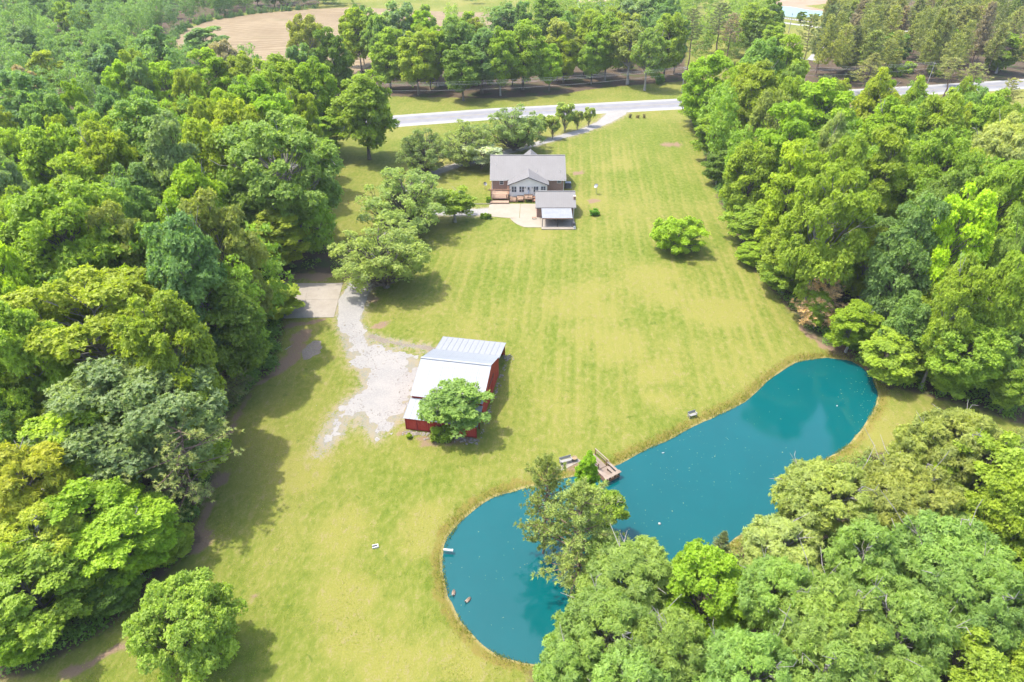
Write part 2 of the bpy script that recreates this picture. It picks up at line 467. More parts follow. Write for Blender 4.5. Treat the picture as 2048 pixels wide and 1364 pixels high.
def contour_sheet(name, fn, x0, x1, y0, y1, step, z, mat, uvdepth=0.0, parent=None):
    """flat sheet cut out along fn(x, y) = 0"""
    xs = np.arange(x0, x1 + step, step); ys = np.arange(y0, y1 + step, step)
    X, Y = np.meshgrid(xs, ys)
    D = fn(X, Y); nx = len(xs)
    inside = D > 0
    c = inside[:-1, :-1].astype(int) + inside[:-1, 1:] + inside[1:, :-1] + inside[1:, 1:]
    V = []; F = []; idx = {}
    Xf, Yf, Df = X.ravel(), Y.ravel(), D.ravel()
    def gv(i):
        k = idx.get(i)
        if k is None:
            k = len(V); idx[i] = k; V.append((Xf[i], Yf[i], z))
        return k
    def ev(i, j):
        if i > j: i, j = j, i
        k = idx.get((i, j))
        if k is None:
            t = Df[i] / (Df[i] - Df[j]); k = len(V); idx[(i, j)] = k
            V.append((Xf[i] + (Xf[j] - Xf[i]) * t, Yf[i] + (Yf[j] - Yf[i]) * t, z))
        return k
    for r, q in np.argwhere(c > 0):
        a = r * nx + q; b = a + 1; d = a + nx; e = d + 1
        if c[r, q] == 4:
            F.append((gv(a), gv(b), gv(e), gv(d))); continue
        for tri in ((a, b, e), (a, e, d)):
            s = [Df[i] > 0 for i in tri]
            if not any(s): continue
            poly = []
            for k in range(3):
                i, j = tri[k], tri[(k + 1) % 3]
                if Df[i] > 0: poly.append(gv(i))
                if (Df[i] > 0) != (Df[j] > 0): poly.append(ev(i, j))
            if len(set(poly)) > 2: F.append(tuple(poly))
    me = bpy.data.meshes.new(name)
    me.from_pydata(V, [], F); me.materials.append(mat); me.update()
    return link(name, me, parent)

# ---- pond
def water_material(name, deep, rough=0.06, bump=0.06):
    t = NT(name); co = t.coord()
    n = t.noise(co, 0.06, 3); n2 = t.noise(co, 0.25, 4)
    col = t.mix(t.ramp(t.math('ADD', t.math('MULTIPLY', n, 0.6), t.math('MULTIPLY', n2, 0.4)), 0.3, 0.7), deep, tuple(c * 1.12 for c in deep))
    t.bump(t.math('ADD', t.noise(co, 2.2, 3), t.math('MULTIPLY', t.noise(co, 9, 2), 0.4)), bump, 0.05)
    t.b.inputs['IOR'].default_value = 1.333
    return t.fin(col, rough, 0.8)
M['water'] = water_material('pond_water', (0.0001, 0.056, 0.060))
px0 = min(p[0] for p in POND) - 2; px1 = max(p[0] for p in POND) + 2
py0 = min(p[1] for p in POND) - 2; py1 = max(p[1] for p in POND) + 2
pond = contour_sheet('pond_water', lambda x, y: sdf_poly(x, y, POND) + 0.85, px0, px1, py0, py1, 0.6, WATER_Z, M['water'])
tag(pond, 'turquoise blue pond water curving from the lawn to the right wood', 'pond', kind='structure')
M['far_water'] = water_material('far_pond_water', (0.015, 0.06, 0.07))
FARPOND = PX([(1540,20),(1558,12),(1580,13),(1602,17),(1622,20),(1645,22),(1650,27),(1640,32),(1600,36),(1560,31)])
fpx = [p[0] for p in FARPOND]; fpy = [p[1] for p in FARPOND]
far_pond = contour_sheet('far_pond', lambda x, y: sdf_poly(x, y, FARPOND), min(fpx) - 1, max(fpx) + 1, min(fpy) - 1, max(fpy) + 1, 1.5, 0.03, M['far_water'])
tag(far_pond, 'small grey green pond beyond the road at the top of the view', 'pond', kind='structure')
M['clay'] = worn('bare_clay', (0.26, 0.17, 0.11), (0.32, 0.23, 0.165), 0.1, 0.95, 0.1, bump=0.2, fine=2)
bank_polys = [PX([(1540,12),(1555,-4),(1720,-4),(1665,6),(1610,12),(1660,22),(1640,24),(1600,19),(1575,14),(1556,13)]), PX([(1558,73),(1580,77),(1600,92),(1585,98),(1535,84)])]
def clay_fn(x, y): return np.maximum.reduce([sdf_poly(x, y, p) for p in bank_polys]) + fnoise(x, y, 9, 4) * 2.0
bx = [q[0] for p in bank_polys for q in p]; by = [q[1] for p in bank_polys for q in p]
tag(contour_sheet('clay_bank', clay_fn, min(bx) - 4, max(bx) + 4, min(by) - 4, max(by) + 4, 2.0, 0.012, M['clay']), 'bare orange clay bank above the far grey green pond', 'bank', kind='structure')

# ---- road with white gravel shoulders
def road_material():
    t = NT('asphalt'); co = t.coord()
    n = t.noise(co, 0.3, 4); f = t.noise(co, 9, 3)
    col = t.mix(t.ramp(n, 0.3, 0.7), (0.14, 0.14, 0.15), (0.175, 0.175, 0.185))
    col = t.mix(t.math('MULTIPLY', f, 0.4), col, (0.12, 0.12, 0.125))
    t.bump(f, 0.2, 0.02)
    return t.fin(col, 0.85, 0.3)
def gravel_material(name, a, b, c, sc=1.0):
    t = NT(name); co = t.coord()
    big = t.noise(co, 0.25 * sc, 4, 0.6); fine = t.noise(co, 3.0 * sc, 4, 0.75); v = t.vor(co, 13.0 * sc)
    col = t.mix(t.ramp(big, 0.35, 0.65), a, b)
    col = t.mix(t.ramp(fine, 0.42, 0.62, 0, 0.65), col, c)
    col = t.mix(t.math('MULTIPLY', t.ramp(v.outputs['Distance'], 0.0, 0.6), 0.35), col, c)
    t.bump(t.math('ADD', fine, t.math('MULTIPLY', v.outputs['Distance'], 0.7)), 0.5, 0.08)
    return t.fin(col, 0.95, 0.15)
M['asphalt'] = road_material()
M['shoulder'] = gravel_material('shoulder_gravel', (0.25, 0.246, 0.242), (0.29, 0.283, 0.275), (0.21, 0.205, 0.195))
M['gravel'] = gravel_material('drive_gravel', (0.208, 0.198, 0.182), (0.165, 0.160, 0.153), (0.245, 0.234, 0.214))
M['yellow_paint'] = worn('faded_yellow_paint', (0.34, 0.26, 0.10), (0.27, 0.23, 0.13), 0.8, 0.7)
M['white_paint_road'] = worn('worn_white_paint', (0.36, 0.36, 0.35), (0.27, 0.27, 0.27), 0.8, 0.7)
def ribbon(name, pts, o0, o1, z, mat, parent=None):
    n = len(pts); V = []; F = []
    for i in range(n):
        a = Vector(pts[max(i - 1, 0)]); b = Vector(pts[min(i + 1, n - 1)])
        d = (b - a).normalized(); nrm = Vector((-d.y, d.x))
        p = Vector(pts[i])
        for o in (o0, o1):
            q = p + nrm * o; V.append((q.x, q.y, z))
    for i in range(n - 1): F.append((2*i, 2*i+1, 2*i+3, 2*i+2)[::-1])
    me = bpy.data.meshes.new(name); me.from_pydata(V, [], F); me.materials.append(mat); me.update()
    return link(name, me, parent)
tag(ribbon('road_shoulder', ROAD, -7.2, 7.0, 0.006, M['shoulder']), 'pale gravel shoulders along both sides of the road', 'road shoulder', kind='structure')
road = tag(ribbon('road', ROAD, -4.2, 4.6, 0.014, M['asphalt']), 'straight grey two lane road crossing behind the house', 'road', kind='structure')
for o in (-0.16, 0.16): ribbon('centre_line', ROAD, o + 0.15, o + 0.28, 0.019, M['yellow_paint'], road)
for o in (-3.6, 3.9): ribbon('edge_line', ROAD, o, o + 0.14, 0.019, M['white_paint_road'], road)
# lane behind the far trees
FARLANE = [G(1530,38), G(1560,44.5), G(1590,48.5), G(1640,55), G(1700,70)]
tag(ribbon('far_lane', FARLANE, -2.4, 2.4, 0.01, M['shoulder']), 'pale lane running in front of the far grey green pond', 'lane', kind='structure')
tag(ribbon('far_track', [G(1530,31), G(1556,34.5), G(1592,39.5), G(1625,44)], -2.0, 2.0, 0.01, M['shoulder']), 'pale track along the near bank of the far pond', 'track', kind='structure')
tag(ribbon('gravel_lane', [G(1540,72), G(1590,112), G(1622,121), G(1645,92), G(1665,72), G(1800,62), G(1900,66), G(1960,78)], -2.0, 2.0, 0.01, M['shoulder']), 'pale lane winding under the pine wood beyond the road', 'lane', kind='structure')

drive = contour_sheet('driveway', drive_fn, -46, 50, 66, 256, 0.25, 0.008, M['gravel'])
tag(drive, 'winding pale gravel drive from the road to the red barn', 'driveway', kind='structure')
M['rubble_gravel'] = gravel_material('rubble_gravel', (0.165, 0.14, 0.11), (0.20, 0.178, 0.152), (0.125, 0.10, 0.072))
def strip_fn(x, y): return sdf_line(x, y, RUBBLE[0], RUBBLE[1]) + fnoise(x, y, 1.2, 7, 3) * 0.45
tag(contour_sheet('gravel_strip', strip_fn, -26, -8, 84, 104, 0.2, 0.007, M['rubble_gravel']), 'thin rubble strip curving behind the barn yard', 'gravel strip', kind='structure')
def patch_fn(x, y):
    return np.maximum(sdf_poly(x, y, PX([(605,700),(625,682),(646,680),(640,705),(622,722),(604,722)])), -9) - 0.2 + fnoise(x, y, 1.6, 21, 4) * 0.9
tag(contour_sheet('gravel_patch', patch_fn, -38, -24, 84, 104, 0.22, 0.007, M['rubble_gravel']), 'thin grey gravel patch in the grass below the concrete pad', 'gravel patch', kind='structure')

# ---- concrete pad beside the wood: slabs with open joints
def concrete(name, a, b, stain=0.5):
    t = NT(name); co = t.coord()
    n = t.noise(co, 0.35, 5, 0.65); f = t.noise(co, 7, 4, 0.7)
    col = t.mix(t.ramp(n, 0.3, 0.7), a, b)
    col = t.mix(t.ramp(t.noise(co, 0.8, 4, 0.7), 0.55, 0.75, 0, stain), col, (a[0] * 0.62, a[1] * 0.58, a[2] * 0.52))
    col = t.mix(t.math('MULTIPLY', f, 0.25), col, (a[0] * 0.7, a[1] * 0.7, a[2] * 0.7))
    t.bump(f, 0.15, 0.02)
    return t.fin(col, 0.9, 0.2)
M['concrete_old'] = concrete('old_concrete', (0.200, 0.175, 0.142), (0.245, 0.220, 0.182))
M['concrete_new'] = concrete('pale_concrete', (0.225, 0.195, 0.148), (0.25, 0.222, 0.176), 0.3)
def lerp2(a, b, t): return (a[0] + (b[0] - a[0]) * t, a[1] + (b[1] - a[1]) * t)
padc = [G(548,637), G(668,635), G(686,566), G(556,567)]
pad = empty('concrete_pad', (padc[1][0], padc[1][1], 0), 0, 'square old concrete pad between the gravel drive and left wood', 'concrete pad')
pad['kind'] = 'structure'
def quad_slab(name, q, z0, z1, mat, parent, gap=0.02):
    c = (sum(p[0] for p in q) / 4, sum(p[1] for p in q) / 4)
    q2 = []
    for p in q:
        v = Vector((c[0] - p[0], c[1] - p[1])); v.normalize()
        q2.append((p[0] + v.x * gap, p[1] + v.y * gap))
    px, py = parent.location.x, parent.location.y
    m = MB(); m.prism([(p[0] - px, p[1] - py) for p in q2], z0, z1)
    return m.build(name, mat, parent)
cuts = [0.0, 0.47, 1.0]
for i in range(2):
    for j in range(2):
        t0, t1 = cuts[i], cuts[i + 1]; s0, s1 = j / 2, (j + 1) / 2
        A = lerp2(padc[0], padc[1], t0); B = lerp2(padc[0], padc[1], t1); C = lerp2(padc[3], padc[2], t1); D = lerp2(padc[3], padc[2], t0)
        quad_slab('slab', [lerp2(A, D, s0), lerp2(B, C, s0), lerp2(B, C, s1), lerp2(A, D, s1)], 0.0, 0.06, M['concrete_old'], pad)
# ================================================================ BUILDINGS
M['roof_metal'] = worn('grey_roof_metal', (0.180, 0.171, 0.164), (0.200, 0.191, 0.184), 0.4, 0.6, 0.25, 0.0, 0.03)
M['roof_trim'] = worn('roof_trim', (0.12, 0.12, 0.125), (0.15, 0.15, 0.155), 1.0, 0.5, 0.4, 0.2, 0)
M['galv'] = worn('galvanised_sheet', (0.245, 0.262, 0.282), (0.285, 0.302, 0.322), 0.5, 0.55, 0.3, 0.0, 0.03)
M['galv_old'] = worn('weathered_galvanised_sheet', (0.20, 0.208, 0.22), (0.25, 0.258, 0.27), 0.8, 0.6, 0.3, 0.0, 0.05)
M['red'] = worn('red_barn_paint', (0.36, 0.030, 0.022), (0.46, 0.060, 0.038), 1.2, 0.7, 0.25, bump=0.2, fine=14, stretch=(1, 1, 0.25))
M['red_dark'] = worn('dark_red_paint', (0.22, 0.020, 0.017), (0.29, 0.036, 0.027), 1.2, 0.7, 0.25, bump=0.2, fine=14)
M['siding'] = worn('cream_siding', (0.78, 0.735, 0.655), (0.84, 0.80, 0.72), 0.6, 0.6, 0.3, bump=0.03)
M['white'] = worn('white_trim_paint', (0.66, 0.66, 0.64), (0.74, 0.74, 0.72), 1.0, 0.5, 0.4, bump=0)
M['cedar'] = worn('brown_deck_stain', (0.25, 0.13, 0.075), (0.36, 0.20, 0.125), 1.5, 0.7, 0.25, bump=0.2, fine=16)
M['deck'] = worn('worn_deck_boards', (0.29, 0.195, 0.13), (0.36, 0.255, 0.178), 1.0, 0.75, 0.25, bump=0.15, fine=14)
M['dock'] = worn('weathered_dock_boards', (0.20, 0.150, 0.115), (0.275, 0.222, 0.178), 1.2, 0.85, 0.2, bump=0.25, fine=16)
M['dock_dark'] = worn('reddish_dock_posts', (0.17, 0.09, 0.055), (0.26, 0.15, 0.095), 1.5, 0.85, 0.2, bump=0.25, fine=16)
M['grey_wood'] = worn('silvered_wood', (0.24, 0.232, 0.215), (0.33, 0.32, 0.30), 2.0, 0.85, 0.2, bump=0.2, fine=18)
M['black'] = worn('black_metal', (0.03, 0.03, 0.033), (0.05, 0.05, 0.055), 2.0, 0.5, 0.4, bump=0)
M['grey_metal'] = worn('grey_metal', (0.20, 0.205, 0.21), (0.27, 0.275, 0.28), 2.0, 0.5, 0.5, 0.3, 0)
M['blue_metal'] = worn('blue_grey_metal', (0.20, 0.24, 0.30), (0.27, 0.31, 0.37), 2.0, 0.5, 0.5, 0.2, 0)
M['pvc'] = worn('white_plastic_pipe', (0.46, 0.445, 0.41), (0.52, 0.505, 0.47), 2.0, 0.4, 0.5, bump=0)
M['plain_wood'] = worn('pale_tub_staves', (0.28, 0.22, 0.15), (0.36, 0.295, 0.21), 3.0, 0.8, 0.2, bump=0.2)
M['soil'] = worn('potting_soil', (0.22, 0.15, 0.08), (0.34, 0.25, 0.14), 6.0, 0.95, 0.1, bump=0.3)
M['stone'] = worn('field_stone', (0.19, 0.16, 0.13), (0.29, 0.262, 0.228), 2.0, 0.9, 0.2, bump=0.3)
_t = NT('window_glass'); M['glass'] = _t.fin((0.045, 0.055, 0.065), 0.06, 0.6)
def brick_material():
    t = NT('brown_brick'); co = t.coord()
    ge = t.new('ShaderNodeNewGeometry'); s = t.new('ShaderNodeSeparateXYZ'); t.ln(co, s.inputs[0])
    cb = t.new('ShaderNodeCombineXYZ'); t.ln(t.math('ADD', s.outputs[0], s.outputs[1]), cb.inputs[0]); t.ln(s.outputs[2], cb.inputs[1])
    b = t.new('ShaderNodeTexBrick'); t.ln(cb.outputs[0], b.inputs['Vector'])
    b.inputs['Color1'].default_value = (0.27, 0.14, 0.095, 1); b.inputs['Color2'].default_value = (0.18, 0.095, 0.07, 1)
    b.inputs['Mortar'].default_value = (0.36, 0.32, 0.28, 1); b.inputs['Scale'].default_value = 1.0
    b.inputs['Brick Width'].default_value = 0.23; b.inputs['Row Height'].default_value = 0.08; b.inputs['Mortar Size'].default_value = 0.008
    n = t.noise(co, 1.2, 4)
    col = t.mix(t.ramp(n, 0.35, 0.7, 0, 0.5), b.outputs['Color'], (0.30, 0.18, 0.13))
    t.bump(b.outputs['Fac'], -0.3, 0.02)
    return t.fin(col, 0.9, 0.2)
M['brick'] = brick_material()

def sheet_roof(e0, e1, r0, r1, rib=0.3, th=0.05, ribw=0.05, ribh=0.03):
    """one slope: eave e0-e1, ridge r0-r1, raised ribs running up the slope"""
    m = MB(); e0, e1, r0, r1 = map(Vector, (e0, e1, r0, r1))
    n = (e1 - e0).cross(r0 - e0).normalized()
    if n.z < 0: n = -n
    m.hexa([p - n * th for p in (e0, e1, r1, r0)], [e0, e1, r1, r0])
    L = (e1 - e0).length; k = max(1, int(L / rib))
    for i in range(k + 1):
        t = (i + 0.02) / (k + 0.04)
        a = e0 + (e1 - e0) * t; b = r0 + (r1 - r0) * t
        w = (e1 - e0).normalized() * ribw / 2; q = n * 0.002; h = n * ribh
        m.hexa([a - w + q, a + w + q, b + w + q, b - w + q], [a - w * .5 + h, a + w * .5 + h, b + w * .5 + h, b - w * .5 + h])
    return m

def local(m, o): return o
def at_root(m, root):
    return m

class Place:
    """parts are given in world coordinates and stored relative to their thing"""
    def __init__(s, root): s.r = root; s.inv = root.matrix_basis.inverted() if False else Matrix.Translation(root.location).inverted()
    def put(s, m, name, mats, parent=None, smooth=False, label=None):
        off = Vector(s.r.location)
        m.v = [tuple(Vector(v) - off) for v in m.v]
        o = m.build(name, mats, parent or s.r, smooth)
        if label: o['label'] = label
        return o

def window(pl, wall_y, x0, x1, z0, z1, bars=1, parent=None):
    f = MB(); w = 0.09; y0 = wall_y - 0.06; y1 = wall_y + 0.02
    f.box(x0 - w, y0, z0 - w, x0, y1, z1 + w); f.box(x1, y0, z0 - w, x1 + w, y1, z1 + w)
    f.box(x0, y0, z0 - w, x1, y1, z0); f.box(x0, y0, z1, x1, y1, z1 + w)
    for i in range(bars):
        c = x0 + (x1 - x0) * (i + 1) / (bars + 1); f.box(c - 0.06, y0 + 0.005, z0, c + 0.06, y1, z1)
    f.box(x0, y0 + 0.02, (z0 + z1) / 2 - 0.025, x1, y1, (z0 + z1) / 2 + 0.025)
    fr = pl.put(f, 'window', M['white'], parent)
    for i in range(bars + 1):
        a = x0 + (x1 - x0) * i / (bars + 1) + (0.06 if i else 0); b = x0 + (x1 - x0) * (i + 1) / (bars + 1) - (0.06 if i < bars else 0)
        g = MB(); g.add([(a, wall_y - 0.03, z0), (b, wall_y - 0.03, z0), (b, wall_y - 0.03, z1), (a, wall_y - 0.03, z1)], [(0, 1, 2, 3)])
        pl.put(g, 'pane', M['glass'], fr)
    return fr

# ---------------------------------------------------------------- house
house = empty('house', (4.1, 176.4, 0), 0, 'brick house under a grey metal roof with a cream gabled wing', 'house')
H_ = Place(house)
HX0, HX1, HYF, HYR, HYB = -5.7, 13.95, 168.8, 176.4, 184.0
EZ, RZ = 3.8, 7.8
m = MB(); m.box(HX0 + .5, HYF + .55, 0, HX1 - .5, HYB - .55, EZ - 0.12)
for x in (HX0 + .5, HX1 - .7):    # gable triangles
    m.add([(x, HYF + .55, EZ - .12), (x, HYB - .55, EZ - .12), (x, HYR, RZ - .25), (x + .2, HYF + .55, EZ - .12), (x + .2, HYB - .55, EZ - .12), (x + .2, HYR, RZ - .25)],
          [(0, 1, 2), (3, 5, 4), (0, 2, 5, 3), (1, 4, 5, 2), (0, 3, 4, 1)])
H_.put(m, 'wall', M['brick'])
rf = H_.put(sheet_roof((HX0, HYF, EZ), (HX1, HYF, EZ), (HX0, HYR, RZ), (HX1, HYR, RZ), 0.46), 'roof', M['roof_metal'])
H_.put(sheet_roof((HX1, HYB, EZ), (HX0, HYB, EZ), (HX1, HYR, RZ), (HX0, HYR, RZ), 0.46), 'roof', M['roof_metal'])
m = MB(); m.bar((HX0 - .02, HYR, RZ + .03), (HX1 + .02, HYR, RZ + .03), 0.35, 0.06); H_.put(m, 'ridge_cap', M['roof_metal'], rf)
for xa, xb in ((HX0, -1.2), (9.6, HX1)): H_.put(MB().box(xa, HYF - .09, EZ - .16, xb, HYF - .005, EZ - .06), 'gutter', M['white'], rf)
# vent pipes on the slope
for x, t in ((-4.2, 0.58), (12.4, 0.33), (6.35, 0.34)):
    y = HYF + (HYR - HYF) * t; z = EZ + (RZ - EZ) * t
    m = MB(); m.tube([(x, y, z - .1), (x, y, z + .42)], 0.07, 8); m.lathe([(0.16, 0), (0.10, 0.10)], (x, y, z + .01), 10); H_.put(m, 'vent_pipe', M['pvc'], rf)
# rear cross gable
cx, ca, ce, hw = 5.0, 7.74, 5.0, 3.4
yb = 181.5
H_.put(sheet_roof((cx - hw, yb, ce), (cx - hw, HYR + .3, ce), (cx, yb, ca), (cx, HYR + .3, ca), 0.46), 'roof', M['roof_metal'], label='rear cross gable roof')
H_.put(sheet_roof((cx + hw, HYR + .3, ce), (cx + hw, yb, ce), (cx, HYR + .3, ca), (cx, yb, ca), 0.46), 'roof', M['roof_metal'], label='rear cross gable roof')
m = MB(); m.add([(cx - hw + .2, yb - .3, 3.0), (cx + hw - .2, yb - .3, 3.0), (cx + hw - .2, yb - .3, ce), (cx, yb - .3, ca - .2), (cx - hw + .2, yb - .3, ce)], [(0, 1, 2, 3, 4)])
H_.put(m, 'rear_gable', M['siding'])
# wing
ax, az, ae, ahw, ayf, ayb = 4.15, 5.65, 3.62, 5.25, 165.7, 172.6
wl = MB(); wx0, wx1, wy = -0.62, 8.95, 166.2
nb = 17                                            # lap siding: boards overlap down the wall
def wall_top(x): return ae + (az - ae) * (1 - abs(x - ax) / ahw) - 0.14
for i in range(nb * 2):
    z0 = 0.35 + i * 0.155; z1 = z0 + 0.165
    # clip board to the gable
    def half(z): return ahw * (1 - max(0, (z + 0.14 - ae)) / (az - ae))
    zz = min(z1, az - 0.2)
    if z0 > az - 0.25: break
    a0 = max(wx0, ax - half(z0) if z0 + 0.14 > ae else wx0); b0 = min(wx1, ax + half(z0) if z0 + 0.14 > ae else wx1)
    a1 = max(wx0, ax - half(zz) if zz + 0.14 > ae else wx0); b1 = min(wx1, ax + half(zz) if zz + 0.14 > ae else wx1)
    wl.add([(a0, wy - .028, z0), (b0, wy - .028, z0), (b1, wy - .004, zz), (a1, wy - .004, zz), (a0, wy + .1, z0), (b0, wy + .1, z0), (b1, wy + .1, zz), (a1, wy + .1, zz)],
           [(0, 1, 2, 3), (0, 4, 5, 1), (3, 2, 6, 7), (0, 3, 7, 4), (1, 5, 6, 2)])
wl.box(wx0, wy + .1, 0.3, wx1, HYF + .5, ae - .15)
H_.put(wl, 'wing_wall', M['siding'])
m = MB(); m.box(wx0 + .05, wy + .02, 0, wx1 - .05, HYF + .5, 0.34); H_.put(m, 'foundation', M['stone'])
wr = H_.put(sheet_roof((ax - ahw, ayf, ae), (ax - ahw, ayb, ae), (ax, ayf, az), (ax, ayb, az), 0.46), 'roof', M['roof_metal'], label='grey metal roof of the cream wing')
H_.put(sheet_roof((ax + ahw, ayb, ae), (ax + ahw, ayf, ae), (ax, ayb, az), (ax, ayf, az), 0.46), 'roof', M['roof_metal'], label='grey metal roof of the cream wing')
m = MB()
for s in (-1, 1): m.bar((ax + s * ahw, ayf - .03, ae - .1), (ax, ayf - .03, az - .1), 0.06, 0.22)
H_.put(m, 'fascia', M['roof_trim'], wr)
m = MB(); m.bar((ax, ayf - .02, az + .03), (ax, ayb, az + .03), 0.3, 0.05); H_.put(m, 'ridge_cap', M['roof_metal'], wr)
for a, b, z0, z1 in ((-.05, 1.1, 1.6, 3.05), (1.9, 3.05, 1.6, 3.05), (5.5, 6.65, 1.6, 3.05), (7.4, 8.5, 2.15, 3.05)): window(H_, wy - .03, a, b, z0, z1)
m = MB(); m.box(3.7, wy - .10, 1.06, 4.75, wy - .035, 3.15); dr = H_.put(m, 'door', M['white'])
m = MB(); m.add([(3.98, wy - .105, 1.75), (4.47, wy - .105, 1.75), (4.47, wy - .105, 2.9), (3.98, wy - .105, 2.9)], [(0, 1, 2, 3)]); H_.put(m, 'pane', M['glass'], dr)
m = MB(); m.box(4.6, wy - .15, 2.0, 4.68, wy - .10, 2.12); H_.put(m, 'handle', M['black'], dr)
for x in (3.35, 5.12):
    m = MB(); m.box(x - .08, wy - .2, 2.6, x + .08, wy - .04, 2.95); m.box(x - .05, wy - .16, 2.95, x + .05, wy - .06, 3.02); H_.put(m, 'wall_lamp', M['black'])
window(H_, HYF + .55, -3.1, -2.25, 2.45, 3.35, 0); window(H_, HYF + .55, 11.7, 12.6, 2.85, 3.4, 0)
for x in (HX0 + .62, HX1 - .62):
    m = MB(); m.tube([(x, HYF + .48, 0.1), (x, HYF + .48, EZ - .2)], 0.06, 6); H_.put(m, 'downspout', M['white'])

# ---- deck, stair platforms and beam: joined to the house
DZ = 0.95
dk = H_.put(MB().box(-5.35, 163.55, DZ - .20, -0.75, 169.3, DZ - .05), 'deck', M['cedar'])
for i in range(31):
    m = MB(); x = -5.35 + i * 0.149; m.box(x, 163.5, DZ - .047, x + 0.14, 169.3, DZ); H_.put(m, 'board', M['deck'], dk)
H_.put(MB().box(-5.5, 162.0, 0.25, -0.8, 163.5, 0.42), 'deck_step', M['deck'])
m = MB(); m.box(-5.45, 162.05, 0.02, -0.85, 162.15, 0.245); H_.put(m, 'riser', M['cedar'])
def railing(pts, z, hgt=0.95, post=0.11, skip=()):
    out = MB()
    for i in range(len(pts) - 1):
        if i in skip: continue
        a = Vector((*pts[i], 0)); b = Vector((*pts[i + 1], 0)); L = (b - a).length
        for zz in (hgt, hgt * 0.22): out.bar(a + Vector((0, 0, z + zz)), b + Vector((0, 0, z + zz)), 0.09, 0.06)
        k = int(L / 0.16)
        for j in range(1, k): q = a + (b - a) * j / k; out.bar(q + Vector((0, 0, z + hgt * .22)), q + Vector((0, 0, z + hgt)), 0.035)
        for q in (a, b): out.bar(q + Vector((0, 0, z - .1)), q + Vector((0, 0, z + hgt + .08)), post)
    return out
H_.put(railing([(-5.3, 169.2), (-5.3, 163.6), (-4.7, 163.6)], DZ), 'deck_railing', M['cedar'])
H_.put(railing([(-1.4, 163.6), (-0.85, 163.6), (-0.85, 166.0)], DZ), 'deck_railing', M['cedar'])
H_.put(railing([(-4.7, 163.9), (-1.3, 163.9)], DZ, 0.8), 'deck_railing', M['cedar'])
m = MB()
for x in (-5.3, -1.0): m.bar((x, 163.75, 0), (x, 163.75, 3.0), 0.16)
m.bar((-5.9, 163.75, 3.08), (-0.3, 163.75, 3.08), 0.16, 0.26)
for x in (-5.3, -1.0): m.bar((x, 163.75, 3.06), (x, 168.9, 3.3), 0.1, 0.2)
H_.put(m, 'porch_beam', M['cedar'])
for (x0, x1, z) in ((-.6, 1.1, .45), (1.25, 2.95, .75), (3.1, 5.25, 1.05)):
    pf = H_.put(MB().box(x0, 163.0, z - .26, x1, 166.15, z - .045), 'stair_platform', M['cedar'])
    for i in range(int((x1 - x0) / .15)):
        H_.put(MB().box(x0 + i * .15, 162.97, z - .042, x0 + i * .15 + .138, 166.15, z), 'board', M['deck'], pf)
    for x in (x0 + .08, x1 - .08): H_.put(MB().bar((x, 163.1, 0), (x, 163.1, z - .26), 0.14), 'platform_leg', M['cedar'], pf)
    H_.put(railing([(x0 + .07, 163.08), (x1 - .07, 163.08)], z, 0.55 if z < 1 else 0.85), 'platform_railing', M['cedar'], pf)
H_.put(MB().box(5.3, 163.2, 0.0, 6.4, 164.6, .35).box(5.3, 164.6, 0.0, 6.4, 165.9, .7), 'side_steps', M['cedar'])
# dark table with parasol folded on the platform
t = empty('patio_umbrella', (4.15, 163.7, 1.05), 0, 'folded dark blue umbrella standing in front of the white door', 'umbrella')
m = MB(); m.tube([(0, 0, 0), (0, 0, 2.1)], 0.03, 8); m.build('pole', M['grey_metal'], t)
m = MB(); m.lathe([(0.30, 1.35), (0.20, 1.7), (0.05, 2.12)], (0, 0, 0), 8); m.build('canopy', M['blue_metal'], t)
m = MB(); m.lathe([(0.28, 0), (0.28, 0.06), (0.06, 0.12)], (0, 0, 0.001), 12); m.build('base', M['black'], t)

# ---------------------------------------------------------------- brick outbuilding with covered terrace
shed = empty('outbuilding', (10.4, 157.6, 0), 0, 'small brick outbuilding with grey metal roof at the patio corner', 'outbuilding')
S_ = Place(shed)
sx0, sx1, syf, syr, syb, sez, srz = 5.6, 15.3, 153.25, 157.6, 161.95, 2.7, 5.15
m = MB(); m.box(sx0 + .35, syf + .4, 0, sx1 - .4, syb - .4, sez - .1)
for x in (sx0 + .35, sx1 - .6):
    m.add([(x, syf + .4, sez - .1), (x, syb - .4, sez - .1), (x, syr, srz - .2), (x + .2, syf + .4, sez - .1), (x + .2, syb - .4, sez - .1), (x + .2, syr, srz - .2)],
          [(0, 1, 2), (3, 5, 4), (0, 2, 5, 3), (1, 4, 5, 2), (0, 3, 4, 1)])
S_.put(m, 'wall', M['brick'])
r1 = S_.put(sheet_roof((sx0, syf, sez), (sx1, syf, sez), (sx0, syr, srz), (sx1, syr, srz), 0.46), 'roof', M['roof_metal'])
S_.put(sheet_roof((sx1, syb, sez), (sx0, syb, sez), (sx1, syr, srz), (sx0, syr, srz), 0.46), 'roof', M['roof_metal'])
m = MB(); m.bar((sx0, syr, srz + .03), (sx1, syr, srz + .03), 0.32, 0.06); S_.put(m, 'ridge_cap', M['roof_metal'], r1)
m = MB(); m.box(sx0, syf - .1, sez - .2, sx1, syf - .005, sez - .06); S_.put(m, 'gutter', M['roof_trim'], r1)
m = MB(); m.box(sx1 - .55, syr - 2.3, 3.3, sx1 - .05, syr - 1.7, 4.62); m.box(sx1 - .62, syr - 2.36, 4.62, sx1 + .02, syr - 1.64, 4.72); S_.put(m, 'chimney', M['brick'])
r2 = S_.put(sheet_roof((7.0, 148.0, 2.28), (14.1, 148.0, 2.28), (7.0, 153.05, 2.62), (14.1, 153.05, 2.62), 0.36), 'terrace_roof', M['galv_old'])
